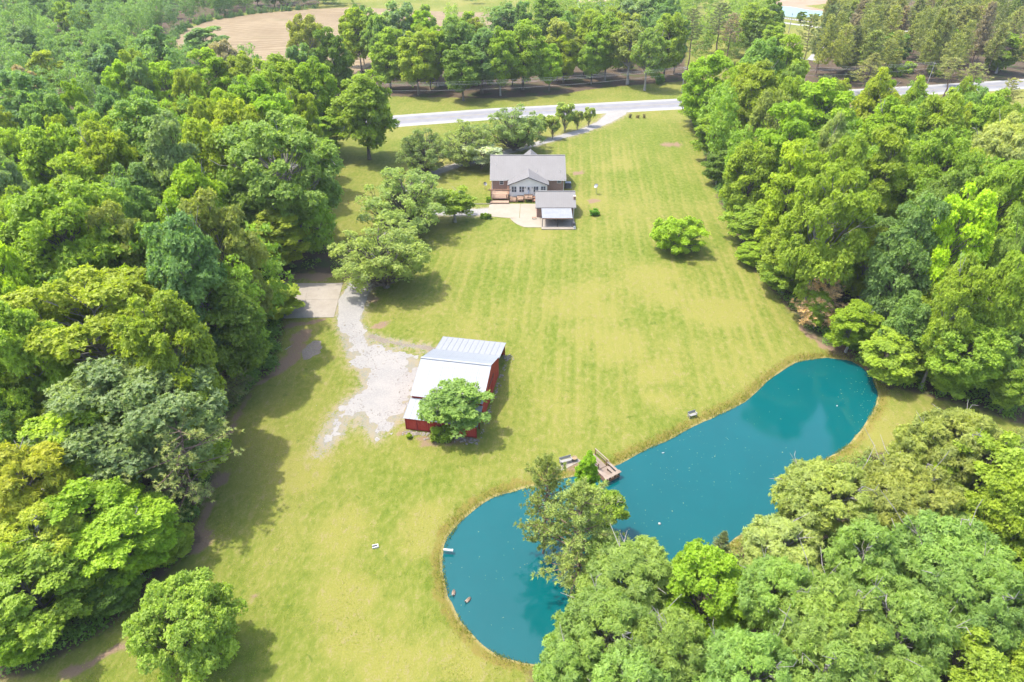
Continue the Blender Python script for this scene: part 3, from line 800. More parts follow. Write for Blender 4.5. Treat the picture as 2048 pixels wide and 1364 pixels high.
m = MB(); m.bar((7.0, 148.02, 2.14), (14.1, 148.02, 2.14), 0.12, 0.2); m.bar((7.06, 148, 2.13), (7.06, 153, 2.46), 0.1, 0.18); m.bar((14.04, 148, 2.13), (14.04, 153, 2.46), 0.1, 0.18); S_.put(m, 'beam', M['cedar'], r2)
for x in (7.1, 10.6, 14.0): S_.put(MB().box(x - .07, 148.0, .13, x + .07, 148.14, 2.1), 'post', M['black'])
m = MB(); m.tube([(14.75, syf - .1, sez - .1), (14.75, syf - .05, 0.2)], 0.08, 8); S_.put(m, 'downspout', M['white'])
for x0_, x1_ in ((6.9, 10.85), (10.88, 14.85)): S_.put(MB().box(x0_, 146.75, 0.0, x1_, 153.6, 0.12), 'terrace_slab', M['concrete_old'])
S_.put(MB().box(6.85, 146.55, 0.0, 14.9, 146.74, 0.2), 'terrace_kerb', M['concrete_new'])
S_.put(MB().box(8.2, 153.60, .14, 9.3, 153.645, 2.1), 'door', M['cedar'])
window(S_, syf + .4, 11.2, 12.6, 1.0, 1.9)

# things under and beside the terrace roof
t = empty('table', (11.2, 151.0, .12), 0, 'brown table with benches under the terrace roof', 'table')
m = MB(); m.box(-.9, -.4, .70, .9, .4, .75); m.build('table_top', M['cedar'], t)
for x in (-.75, .75):
    for y in (-.3, .3): MB().box(x - .04, y - .04, 0, x + .04, y + .04, .70).build('leg', M['cedar'], t)
t = empty('grill', (14.45, 147.7, .12), 0, 'dark covered grill at the right corner of the terrace', 'grill')
MB().box(-.28, -.4, .3, .28, .4, .9).build('cabinet', M['black'], t)
m = MB(); m.tube([(-.27, -.0, .93), (.27, 0, .93)], 0.3, 12); m.build('lid', M['black'], t)
for x in (-.24, .24):
    for y in (-.34, .34): MB().box(x - .03, y - .03, 0, x + .03, y + .03, .3).build('leg', M['grey_metal'], t)
t = empty('bin', (14.5, 146.95, 0.201), 0, 'pale box at the outer corner of the terrace', 'box')
t.location = (14.5, 147.0, .121)
MB().box(-.25, -.2, 0, .25, .2, .5).build('body', M['white'], t); MB().box(-.28, -.23, .502, .28, .23, .56).build('lid', M['grey_metal'], t)
t = empty('bench', (5.35, 152.6, .07), 0, 'small wooden bench against the corner of the outbuilding', 'bench')
MB().box(-.55, -.2, .40, .5, .2, .45).build('seat', M['cedar'], t)
for x in (-.45, .42): MB().box(x - .04, -.17, 0, x + .04, .17, .40).build('leg', M['cedar'], t)

# ---------------------------------------------------------------- patio
patio = empty('patio', (1.0, 156.0, 0), 0, 'pale concrete patio between the house deck and outbuilding', 'patio'); patio['kind'] = 'structure'
def slab_poly(pts, z1, name='slab'):
    m = MB(); m.prism([(p[0] - 1.0, p[1] - 156.0) for p in pts], 0.0, z1); return m.build(name, M['concrete_new'], patio)
pz = lambda a, b: (940 + a / 6.82, 280 + b / 6.82)
P1 = [G(*pz(*p)) for p in ((240, 1030), (300, 1046), (430, 1058), (545, 1066), (672, 1068), (686, 872), (300, 872), (262, 890))]
P2 = [G(*pz(*p)) for p in ((678, 1068), (690, 872), (905, 872), (985, 930), (985, 1194), (850, 1194), (740, 1190), (690, 1172), (640, 1150), (596, 1120), (560, 1088), (549, 1071))]
P2[2] = (6.0, P2[2][1]); P2[3] = (6.86, 153.5); P2[4] = (6.86, P2[4][1])
slab_poly(P1, 0.07); slab_poly(P2, 0.075)
# stone edging and shrubs
t = empty('stone_border', (*G(963, 408.5), 0), 0, 'low row of pale edging stones left of the patio', 'stone border')
rs = random.Random(3)
for i in range(16):
    x = -4.6 + i * 0.33 + 0.0; m = MB(); w = rs.uniform(.12, .17); h = rs.uniform(.16, .26)
    m.hexa([(x - w, -.14, 0), (x + w, -.12, 0), (x + w, .13, 0), (x - w, .12, 0)], [(x - w * .7, -.1, h), (x + w * .75, -.09, h * .9), (x + w * .7, .09, h), (x - w * .8, .1, h * 1.05)])
    m.build('stone', M['stone'], t)
t.location.x += 1.9

# ---------------------------------------------------------------- cooling unit and dishes
t = empty('cooling_unit', (14.85, 173.6, 0), 0, 'dark boxed cooling unit against the right wall of the house', 'cooling unit')
MB().box(-.75, -.7, .12, .75, .7, 1.35).build('cabinet', M['black'], t); MB().box(-.9, -.85, 0, .9, .85, .119).build('pad', M['concrete_old'], t)
MB().box(-.72, -.67, 1.352, .72, .67, 1.40).build('top_panel', M['blue_metal'], t)
m = MB(); m.lathe([(.5, 0), (.5, .05), (.42, .06)], (0, 0, 1.402), 18); m.build('fan_guard', M['grey_metal'], t)
for k in range(5): MB().box(-.76 + 0, -.705, .25 + k * .2, .76, -.702, .33 + k * .2).build('louvre', M['grey_metal'], t)
def dish(x, y, rz, label, h=1.5, r=0.45, mat='grey_metal'):
    t = empty('satellite_dish', (x, y, 0), rz, label, 'satellite dish', 'dishes on poles')
    m = MB(); m.tube([(0, 0, 0), (0, 0, h)], .045, 8); m.build('pole', M[mat], t)
    m = MB(); n = 16; pr = [(0.03, 0), (.5, .035), (.8, .09), (1, .15)]
    for s in (0, 1): pass
    rings = []
    for q, d in pr:
        rings.append([(q * r * math.cos(2 * math.pi * k / n), -.12 - .0 - (d - .02) * r * 2.0, q * r * math.sin(2 * math.pi * k / n)) for k in range(n)])
    back = [[(a, b + .03, c) for a, b, c in rg] for rg in rings]
    vs = [p for rg in rings + back for p in rg]; fs = []
    for base in (0, len(pr) * n):
        for i in range(len(pr) - 1):
            for k in range(n): fs.append((base + i*n+k, base + i*n+(k+1)%n, base + (i+1)*n+(k+1)%n, base + (i+1)*n+k))
    e = (len(pr) - 1) * n; b2 = len(pr) * n
    for k in range(n): fs.append((e + k, e + (k+1)%n, b2 + e + (k+1)%n, b2 + e + k))
    fs.append(tuple(range(n))); fs.append(tuple(b2 + k for k in range(n)))
    tl = math.radians(38); vs = [(a, b * math.cos(tl) + c * math.sin(tl), h + .1 + c * math.cos(tl) - b * math.sin(tl)) for a, b, c in vs]
    m.add(vs, fs); m.build('dish', M[mat], t)
    m = MB(); m.bar((0, -.15, h - .2), (0, -.62, h + .35), .04); m.box(-.06, -.70, h + .30, .06, -.58, h + .44); m.build('feed_arm', M['grey_metal'], t)
    return t
x_, y_ = G(970, 379); dish(x_, y_, 0.5, 'grey dish on a short pole left of the house deck', 1.4, .5)
x_, y_ = G(1192, 388); dish(x_, y_, -0.9, 'grey dish on a taller pole right of the outbuilding', 2.0, .6)

# ================================================================ BARN
BO = Vector((-15.55, 76.35, 0)); BA = math.radians(-10.6)
barn = empty('barn', BO, BA, 'red barn with white metal roof and lean-to wings', 'barn')
BW = 10.65            # along the ridge
VF0, VF1 = 0.0, 3.75  # front lean-to
VM1 = 15.8; VR = 9.75; VB = 21.3
ZF, ZFT, ZE, ZR, ZB = 2.25, 3.0, 3.45, 6.05, 2.45
def panels(name, v0, z0, v1, z1, mat, oh=0.18, width=0.92, ribs=4, u0=None, u1=None):
    """roof of separate overlapping sheets from eave v0 to top v1"""
    u0 = -oh if u0 is None else u0; u1 = BW + oh if u1 is None else u1
    k = int(round((u1 - u0) / width)); w = (u1 - u0) / k; shared = {}
    root = MB(); n = Vector((0, -(z1 - z0), v1 - v0)).normalized()
    if n.z < 0: n = -n
    # purlins carrying the sheets
    for t in (0.06, 0.5, 0.94):
        root.bar(Vector((u0 + .1, v0 + (v1 - v0) * t, z0 + (z1 - z0) * t)) - n * .12, Vector((u1 - .1, v0 + (v1 - v0) * t, z0 + (z1 - z0) * t)) - n * .12, .08, .1)
    ro = root.build(name, M['red_dark'], barn)
    me = sheet_roof((0, 0, 0), (w - .012, 0, 0), (0, v1 - v0, z1 - z0), (w - .012, v1 - v0, z1 - z0), w / ribs, .025, .08, .045).data('roof_panel', mat)
    rr = random.Random(len(name))
    for i in range(k):
        o = link('roof_panel', me, ro); o.location = (u0 + i * w, v0, z0 + 0.012 * (i % 2) + rr.uniform(0, .006))
    return ro
panels('front_wing_roof', VF0 - .22, ZF - .04, VF1 - .1, ZFT, M['galv'], ribs=2)
panels('main_roof', VF1 - .25, ZE, VR, ZR, M['galv'])
panels('main_roof', VM1 + .25, ZE, VR, ZR, M['galv'])
panels('rear_wing_roof', VB + .2, ZB - .04, VM1 - .12, ZE - .32, M['galv_old'], 0.15, ribs=2)
m = MB(); m.bar((-.2, VR, ZR + .05), (BW + .2, VR, ZR + .05), .42, .05); m.build('ridge_cap', M['galv'], barn)
# walls of upright boards, grouped in framed bays where they show as bays
def board_wall(name, a, b, ztop, z0=0.0, bay=None, bw=0.3, label=None):
    """vertical boards between plan points a and b; ztop(t) gives the top"""
    a = Vector((*a, 0)); b = Vector((*b, 0)); L = (b - a).length; d = (b - a) / L; nn = Vector((d.y, -d.x, 0))
    m = MB(); k = int(round(L / bw)); r = random.Random(int(L * 10))
    for i in range(k):
        p = a + d * (L * i / k + .008); q = a + d * (L * (i + 1) / k - .008); o = nn * r.uniform(-.008, .012); th = nn * .03
        z1, z2 = ztop((i + .02) / k), ztop((i + .98) / k)
        lo = [p + o + th, q + o + th, q + o - th, p + o - th]
        lo = [Vector((v.x, v.y, z0)) for v in lo]
        m.hexa(lo, [Vector((lo[0].x, lo[0].y, z1)), Vector((lo[1].x, lo[1].y, z2)), Vector((lo[2].x, lo[2].y, z2)), Vector((lo[3].x, lo[3].y, z1))])
    w = m.build(name, M['red'], barn)
    if label: w['label'] = label
    if bay:
        n = int(round(L / bay))
        for i in range(n + 1):
            p = a + d * min(max(L * i / n, .06), L - .06) + nn * .06
            MB().bar((p.x, p.y, z0), (p.x, p.y, ztop(i / n) - .02), .12, .1, up=tuple(d)).build('batten', M['red_dark'], w)
        for zz in (0.12, ztop(0.5) - .12):
            MB().bar(a + nn * .055 + Vector((0, 0, zz)), b + nn * .055 + Vector((0, 0, zz)), .05, .12).build('rail', M['red_dark'], w)
    return w
board_wall('front_wall', (0, 0.05), (BW, 0.05), lambda t: ZF - .12, 0, 1.78)
board_wall('side_wall', (0, VF1), (0, 0.1), lambda t: ZFT - .1 - (ZFT - ZF) * t)
gz_ = lambda v: min(ZE + (ZR - ZE) * (1 - abs(v - VR) / (VR - VF1)) - .12, 9)
board_wall('gable_wall', (BW, VF1 + .1), (BW, VM1 - .1), lambda t: gz_(VF1 + .1 + (VM1 - VF1 - .2) * t))
board_wall('gable_wall', (0, VM1 - .1), (0, VF1 + .1), lambda t: gz_(VM1 - .1 - (VM1 - VF1 - .2) * t))
board_wall('upper_wall', (0, VF1 - .02), (BW, VF1 - .02), lambda t: ZE - .1, ZFT + .02)
board_wall('rear_wall', (BW, VB - .05), (0, VB - .05), lambda t: ZB - .15)
w = board_wall('barn_door', (BW + .07, VR - 1.6), (BW + .07, VR + 1.6), lambda t: 3.1, 0.05)
MB().bar((BW + .12, VR - 1.8, 3.2), (BW + .12, VR + 1.8, 3.2), .06, .12).build('door_track', M['black'], w)
MB().bar((BW + .12, VR - 1.5, .2), (BW + .12, VR + 1.5, 3.0), .05, .12).build('brace', M['red_dark'], w)
for v, zt in ((0.12, ZF - .15), (VB - .1, ZB - .15), (VM1 + .1, ZE - .45), (VF1 - .3, ZFT - .15), (2.0, 2.5)):
    MB().box(BW - .16, v - .07, 0, BW - .02, v + .07, zt).build('post', M['red_dark'], barn)
MB().box(.05, VF1 + .1, ZE - .32, BW - .05, VF1 + .16, ZE - .14).build('eave_beam', M['red_dark'], barn)
# loose stones along the foot of the walls
def rubble(name, label, fn, n, seed, smin, smax):
    r = np.random.default_rng(seed); V = []; F = []; b = 0
    bmv = np.array([(-1,-1,-.6),(1,-1,-.6),(1,1,-.6),(-1,1,-.6),(-.7,-.7,.7),(.7,-.8,.6),(.6,.7,.75),(-.75,.7,.6)])
    ff = np.array([(0,3,2,1),(4,5,6,7),(0,1,5,4),(1,2,6,5),(2,3,7,6),(3,0,4,7)])
    for i in range(n):
        x, y = fn(r); s = r.uniform(smin, smax) ** 1.0; a = r.uniform(0, 6.28)
        v = bmv * (s * r.uniform(.7, 1.3, 3)) * (1 + r.normal(size=(8, 1)) * .12)
        c, s_ = math.cos(a), math.sin(a)
        v = np.column_stack([v[:, 0] * c - v[:, 1] * s_ + x, v[:, 0] * s_ + v[:, 1] * c + y, v[:, 2] * .6 + s * .25])
        V.append(v); F.append(ff + b); b += 8
    return tag(link(name, mesh_np(name, np.concatenate(V), np.concatenate(F), [M['stone']])), label, kind='stuff')
cB, sB = math.cos(BA), math.sin(BA)
def barn_pt(u, v): return (BO.x + u * cB - v * sB, BO.y + u * sB + v * cB)
def along_barn(r):
    k = r.random()
    if k < .62: return barn_pt(r.uniform(-.2, BW + .4), -.3 - abs(r.normal()) * .55)
    if k < .8: return barn_pt(BW + .3 + abs(r.normal()) * .3, r.uniform(0, VB))
    if k < .9: return barn_pt(BW + .6 + r.normal() * .5, VB - .6 + r.normal() * .4)
    return barn_pt(-.3 - abs(r.normal()) * .5, r.uniform(15, VB))
rubble('rubble', 'loose pale stones along the foot of the red barn walls', along_barn, 420, 8, .04, .17)
def yard_stones(r):
    while True:
        x, y = r.uniform(-36, -10), r.uniform(70, 106)
        if 0.0 < drive_fn(np.array([x]), np.array([y]))[0] < 2.2 or r.random() < .003: return x, y
rubble('loose_gravel', 'scattered white stones along the ragged edge of the barn yard', yard_stones, 500, 9, .03, .10)
# ================================================================ TREES
def unit(v): return v / (np.linalg.norm(v, axis=-1, keepdims=True) + 1e-9)
def rdirs(r, n): return unit(r.normal(size=(n, 3)))

def leaf_mesh(name, base, ld, nrm, L, W, tint, mat, fold=0.12):
    """one pointed leaf spray per triangle"""
    n = len(base)
    side = unit(np.cross(ld, nrm))
    L = np.broadcast_to(np.asarray(L, float), (n,))[:, None]; W = np.broadcast_to(np.asarray(W, float), (n,))[:, None]
    V = np.empty((n, 3, 3)); root = base + ld * L * 0.12
    V[:, 0] = root + side * W / 2 + nrm * W * fold; V[:, 1] = base + ld * L - nrm * L * 0.06; V[:, 2] = root - side * W / 2
    F = np.arange(n * 3).reshape(n, 3)
    return mesh_np(name, V.reshape(-1, 3), F, [mat], dict(tint=np.repeat(np.clip(tint, 0, 1), 3)))

def tubes_mesh(name, tubes, mat, n=5):
    """tubes: list of (points (k,3), radii (k,))"""
    V = []; F = []; b = 0
    ang = np.arange(n) * 2 * np.pi / n
    for pts, rad in tubes:
        pts = np.asarray(pts, float); k = len(pts)
        d = unit(np.gradient(pts, axis=0))
        ref = np.array([1.0, 0.13, 0.07]) if abs(d[0, 0]) < 0.8 else np.array([0.1, 1.0, 0.05])
        u = unit(ref - d * (d @ ref)[:, None]); w = np.cross(d, u)
        r = np.asarray(rad, float)[:, None, None]
        ring = pts[:, None] + r * (u[:, None] * np.cos(ang)[None, :, None] + w[:, None] * np.sin(ang)[None, :, None])
        V.append(ring.reshape(-1, 3))
        i = np.arange(k - 1)[:, None] * n; j = np.arange(n)[None]; j2 = (j + 1) % n
        F.append(np.stack([i + j, i + j2, i + n + j2, i + n + j], -1).reshape(-1, 4) + b)
        b += k * n
    return mesh_np(name, np.concatenate(V), np.concatenate(F), [mat], smooth=True)

def curve_pts(a, b, sag, k=4):
    a = np.asarray(a, float); b = np.asarray(b, float)
    t = np.linspace(0, 1, k)[:, None]
    p = a + (b - a) * t
    p[:, 2] += (sag * 4 * t * (1 - t))[:, 0]
    return p

PROTO = {}
def broadleaf(key, seed, R, H, V, nclump, rc, nspray, per, L, W, shell=(0.45, 0.86), droop=0.15, spread=(0.7, 1.25), lowcut=-0.72,
              flat=0.75, trunk_r=0.28, snags=0, vase=False, lobes=0.16, gap=0.0, fork=0.45):
    r = np.random.default_rng(seed)
    zc = H - V
    # clump centres, spaced apart inside an uneven envelope
    cs = []; tries = 0
    lobe_dirs = rdirs(r, 9); lobe_amp = r.uniform(-lobes, lobes, 9)
    def env(d): return 1 + (lobe_amp * np.exp(-4 * (1 - lobe_dirs @ d))).sum()
    while len(cs) < nclump and tries < 6000:
        tries += 1
        d = rdirs(r, 1)[0]
        if d[2] < lowcut and r.random() < 0.85: continue
        rad = r.uniform(*shell) ** 0.8 * env(d)
        p = d * rad * np.array([R, R, V])
        q = p / np.array([R, R, V])
        if all(np.linalg.norm(q - o) > 0.62 / nclump ** 0.36 for o in cs): cs.append(q)
    C = np.array(cs) * np.array([R, R, V])
    n = len(C)
    cr = r.uniform(rc[0], rc[1], n) * R
    wgt = cr ** 2 * r.uniform(1 - gap, 1 + 0.2, n); cnt = np.maximum(3, (nspray * wgt / wgt.sum())).astype(int)
    ci = np.repeat(np.arange(n), cnt); S = len(ci)
    d = rdirs(r, S)
    flip = (d[:, 2] < -0.15) & (r.random(S) < 0.7); d[flip, 2] *= -1
    outw = unit(C[ci] / np.array([R, R, V]))
    d = unit(d + outw * 0.35)
    rad = cr[ci] * (0.38 + 0.78 * r.random(S) ** 0.62) * (1 + 0.22 * np.sin(d[:, 0] * 5 + ci) * np.cos(d[:, 1] * 5 + 2 * ci))
    P = C[ci] + d * rad[:, None] * np.array([1, 1, flat])
    A = unit(d * 0.75 + np.array([0, 0, 0.5]) + r.normal(size=(S, 3)) * 0.55)
    ref = rdirs(r, S); U = unit(ref - A * (ref * A).sum(1, keepdims=True)); Wv = np.cross(A, U)
    ct = r.random(n); st = r.random(S)
    base, ld, nr, tint, LL = [], [], [], [], []
    for k in range(per):
        ph = 2 * np.pi * k / per + r.normal(size=S) * 0.35
        th = r.uniform(spread[0], spread[1], S)
        l = A * np.cos(th)[:, None] + (U * np.cos(ph)[:, None] + Wv * np.sin(ph)[:, None]) * np.sin(th)[:, None]
        l[:, 2] -= droop; l = unit(l)
        nn = A - l * (A * l).sum(1, keepdims=True); nn = unit(nn + r.normal(size=(S, 3)) * 0.18)
        nn = unit(nn - l * (nn * l).sum(1, keepdims=True))
        base.append(P + r.normal(size=(S, 3)) * L * 0.12); ld.append(l); nr.append(nn)
        tint.append(0.42 * ct[ci] + 0.33 * st + 0.25 * r.random(S)); LL.append(L * r.uniform(0.7, 1.25, S))
    LL = np.concatenate(LL)
    base = np.concatenate(base); base[:, 2] += zc
    crown = leaf_mesh(key + '_crown', base, np.concatenate(ld), np.concatenate(nr), LL, LL * W / L, np.concatenate(tint), M['leaf'])
    # trunk and limbs
    tubes = []
    bend = r.normal(size=2) * 0.03 * H
    def trunk_at(z): t = z / H; return np.array([bend[0] * t * t * 2, bend[1] * t * t * 2, z])
    zt = zc + V * 0.55
    zf = np.linspace(0, zt, 7)
    tr = trunk_r * (1 - 0.85 * (zf / zt)) ; tr[0] *= 1.35
    tubes.append((np.array([trunk_at(z) for z in zf]), tr))
    zlow = fork * max(zc - V, 1.0) if vase else max(zc - V * 0.75, 0.18 * H)
    for i in range(n):
        c = C[i] + np.array([0, 0, zc])
        hd = np.hypot(c[0], c[1])
        z0 = np.clip(c[2] - hd * (1.6 if vase else 0.75) - 0.15 * V, zlow, zt * 0.96)
        a = trunk_at(z0)
        r0 = trunk_r * (0.5 if vase else 0.34) * (1 - 0.55 * z0 / zt)
        p = curve_pts(a, c, r.uniform(-0.06, 0.10) * hd, 5)
        p[1:-1] += r.normal(size=(3, 3)) * 0.035 * np.linalg.norm(c - a)
        tubes.append((p, np.linspace(max(r0, 0.05), 0.025, 5)))
        for _ in range(2):
            e = c + rdirs(r, 1)[0] * cr[i] * np.array([0.8, 0.8, 0.6])
            tubes.append((curve_pts(p[3], e, 0.0, 3), np.array([0.045, 0.03, 0.015])))
    for i in range(snags):                      # bare limbs breaking through the leaves
        dd = rdirs(r, 1)[0]; dd[2] = abs(dd[2]) * 0.9 + 0.15; dd /= np.linalg.norm(dd)
        e = dd * np.array([R, R, V]) * r.uniform(0.78, 1.0) + np.array([0, 0, zc]); a = trunk_at(min(zt * .95, max(zc - V * .3, e[2] - V * .7)))
        p = curve_pts(a, e, r.uniform(.02, .12) * R, 6); p[1:] += r.normal(size=(5, 3)) * .055 * R
        tubes.append((p, np.linspace(.10, .025, 6)))
        for _ in range(3):
            k = int(r.integers(3, 6)); tubes.append((curve_pts(p[k], p[k] + (dd + r.normal(size=3) * .7) * r.uniform(.6, 1.3), 0, 3), np.array([.05, .035, .02])))
    trunk = tubes_mesh(key + '_trunk', tubes, M['pale_bark' if snags else 'bark'])
    top = np.percentile(base[:, 2], 99.7); low = np.percentile(base[:, 2], 2.5)
    PROTO[key] = dict(crown=crown, trunk=trunk, R=float(np.percentile(np.hypot(base[:, 0], base[:, 1]), 97.5)), H=float(top), V=float(top - low) / 2, name='broadleaf_tree')

def pine(key, seed, R, H, first=0.3, whorls=18, per=5, tufts=9, needles=14, NL=0.34, NW=0.05, lift=0.18, thin=0.0, trunk_r=0.2, shape=0.75, name='pine_tree', jag=0.3):
    r = np.random.default_rng(seed)
    tubes = []; zf = np.linspace(0, H, 9)
    wob = np.cumsum(r.normal(size=(9, 2)), 0) * 0.012 * H * 0.5
    P0 = np.column_stack([wob - wob[0], zf])
    tubes.append((P0, trunk_r * (1 - 0.9 * zf / H)))
    tp, td = [], []
    for w in range(whorls):
        t = first + (1 - first) * ((w + 0.3) / whorls)
        z = t * H
        c = np.array([np.interp(z, zf, P0[:, 0]), np.interp(z, zf, P0[:, 1]), z])
        tt = (t - first) / (1 - first)
        for b in range(per):
            if r.random() < thin * (1.15 - tt): continue
            prof = (1 - tt) ** shape * (0.45 + 0.55 * min(1, tt * 3.0 + 0.35))
            L = max(0.06 * H * 0.3, R * prof * r.uniform(1 - jag, 1 + jag))
            ph = 2 * np.pi * b / per + w * 1.3 + r.normal() * 0.3
            up = lift + 0.7 * tt ** 2 + r.normal() * 0.08
            e = c + np.array([np.cos(ph), np.sin(ph), up]) * L
            pts = curve_pts(c, e, -0.06 * L, 4)
            tubes.append((pts, np.linspace(0.018 * L + 0.025, 0.012, 4)))
            nt = max(3, int(tufts * (0.35 + 0.65 * L / R)))
            for k in range(nt):
                s = r.uniform(0.35, 1.0); q = c + (e - c) * s; q[2] -= 0.06 * L * 4 * s * (1 - s)
                off = rdirs(r, 1)[0] * np.array([1, 1, 0.35]) * L * 0.26 * r.random() ** 0.5 * (1.15 - 0.4 * s)
                tp.append(q + off); td.append(unit((e - c) / L + off / (L * 0.3) + np.array([0, 0, 0.55])))
    tp.append(P0[-1]); td.append(np.array([0, 0, 1.0]))
    tp = np.array(tp); td = unit(np.array(td)); S = len(tp)
    st = r.random(S)
    base, ld, nr, tint = [], [], [], []
    ref = rdirs(r, S); U = unit(ref - td * (ref * td).sum(1, keepdims=True)); Wv = np.cross(td, U)
    for k in range(needles):
        ph = 2 * np.pi * k / needles + r.normal(size=S) * 0.4; th = r.uniform(0.25, 1.35, S)
        l = unit(td * np.cos(th)[:, None] + (U * np.cos(ph)[:, None] + Wv * np.sin(ph)[:, None]) * np.sin(th)[:, None])
        nn = unit(np.cross(l, rdirs(r, S)))
        base.append(tp - td * 0.12 * r.random((S, 1))); ld.append(l); nr.append(nn); tint.append(0.65 * st + 0.35 * r.random(S))
    n = S * needles
    crown = leaf_mesh(key + '_crown', np.concatenate(base), np.concatenate(ld), np.concatenate(nr), NL * r.uniform(0.7, 1.2, n), NW, np.concatenate(tint), M['needle'], 0.0)
    trunk = tubes_mesh(key + '_trunk', tubes, M['pine_bark'])
    PROTO[key] = dict(crown=crown, trunk=trunk, R=R, H=H, V=H * (1 - first) / 2, name=name)

broadleaf('oak_a', 1, 5.0, 16, 7.2, 90, (0.15, 0.27), 14500, 5, 0.30, 0.24, lowcut=-0.92)
broadleaf('oak_b', 2, 5.0, 16, 7.2, 80, (0.15, 0.29), 14500, 5, 0.30, 0.24, lobes=0.24, lowcut=-0.92)
broadleaf('oak_c', 3, 5.0, 17, 8.0, 92, (0.14, 0.26), 14500, 5, 0.29, 0.23, lobes=0.32, lowcut=-0.92, snags=1)
broadleaf('maple', 4, 5.0, 14, 6.4, 96, (0.14, 0.24), 14000, 4, 0.30, 0.28, shell=(0.5, 0.92), lowcut=-0.95)
broadleaf('big_oak_a', 5, 8.5, 19, 8.0, 150, (0.10, 0.19), 25000, 5, 0.32, 0.26, trunk_r=0.42, lowcut=-0.9, lobes=0.22)
broadleaf('big_oak_b', 6, 8.5, 19, 8.2, 130, (0.10, 0.20), 24000, 5, 0.32, 0.26, trunk_r=0.42, lobes=0.3, gap=0.4, lowcut=-0.9, snags=4)
broadleaf('hickory_a', 7, 5.0, 15, 5.4, 80, (0.14, 0.25), 8200, 7, 0.38, 0.17, droop=0.38, spread=(0.95, 1.55), gap=0.4, snags=3)
broadleaf('hickory_b', 8, 7.5, 16, 5.8, 135, (0.09, 0.18), 14500, 7, 0.38, 0.17, droop=0.38, spread=(0.95, 1.55), gap=0.5, lobes=0.28, trunk_r=0.35, snags=6)
broadleaf('poplar', 9, 4.0, 22, 9.5, 96, (0.17, 0.31), 12500, 5, 0.31, 0.26, shell=(0.42, 0.97), lobes=0.28, lowcut=-0.9)
broadleaf('willow_oak', 10, 6.0, 11.8, 5.7, 150, (0.09, 0.16), 11000, 5, 0.25, 0.15, shell=(0.25, 1.05), lowcut=-0.95, vase=True, trunk_r=0.34, gap=0.6, droop=0.2, lobes=0.2, flat=0.95)
broadleaf('round_tree', 11, 6.0, 10.8, 5.1, 130, (0.11, 0.18), 18000, 5, 0.24, 0.18, shell=(0.5, 0.95), lowcut=-0.9, vase=True, trunk_r=0.26, flat=0.9, lobes=0.05)
broadleaf('low_tree', 12, 5.2, 7.2, 3.5, 100, (0.12, 0.20), 12500, 5, 0.27, 0.19, shell=(0.4, 0.98), lowcut=-1.1, vase=True, flat=0.7, lobes=0.28)
broadleaf('crape', 13, 2.0, 6.0, 2.4, 30, (0.18, 0.30), 2000, 5, 0.26, 0.18, vase=True, trunk_r=0.09, fork=0.2)
broadleaf('bush', 14, 1.5, 1.9, 0.95, 22, (0.26, 0.4), 2000, 5, 0.20, 0.16, lowcut=-1.1, vase=True, trunk_r=0.05, fork=0.1)
broadleaf('loose_tree', 15, 4.5, 13, 5.6, 70, (0.13, 0.22), 5200, 5, 0.32, 0.22, gap=0.5, shell=(0.35, 1.0), lobes=0.35, lowcut=-0.9, snags=3)
broadleaf('far_a', 16, 5.0, 17, 7.8, 62, (0.16, 0.28), 6000, 4, 0.5, 0.42, trunk_r=0.24, lowcut=-0.92)
broadleaf('far_b', 17, 5.0, 19, 8.8, 66, (0.15, 0.27), 6200, 4, 0.5, 0.42, lobes=0.3, trunk_r=0.24, lowcut=-0.92)
broadleaf('far_c', 18, 5.0, 16, 7.3, 54, (0.18, 0.29), 5800, 4, 0.5, 0.42, lobes=0.2, trunk_r=0.24, lowcut=-0.92)
pine('pine_a', 21, 3.6, 18, 0.32, 20, 5, 10, 14, 0.42, 0.095)
pine('pine_b', 22, 3.4, 19, 0.50, 13, 5, 11, 14, 0.45, 0.10, lift=0.25, thin=0.25, shape=0.55)
pine('pine_far', 27, 4.6, 24, 0.26, 18, 6, 15, 12, 0.8, 0.26, lift=0.2, thin=0.05, shape=0.5)
pine('pine_far_b', 28, 4.6, 24, 0.36, 15, 6, 16, 12, 0.8, 0.26, lift=0.28, thin=0.08, shape=0.42)
pine('pine_low', 23, 3.4, 11, 0.06, 20, 6, 12, 14, 0.40, 0.085, shape=0.9)
pine('pine_sparse', 24, 5.0, 17, 0.22, 16, 4, 20, 14, 0.40, 0.085, lift=0.05, thin=0.45, shape=0.35, jag=0.5, trunk_r=0.24)
pine('pine_pond', 25, 4.2, 14, 0.14, 18, 5, 23, 15, 0.40, 0.085, lift=0.3, thin=0.08, shape=0.6, jag=0.45)

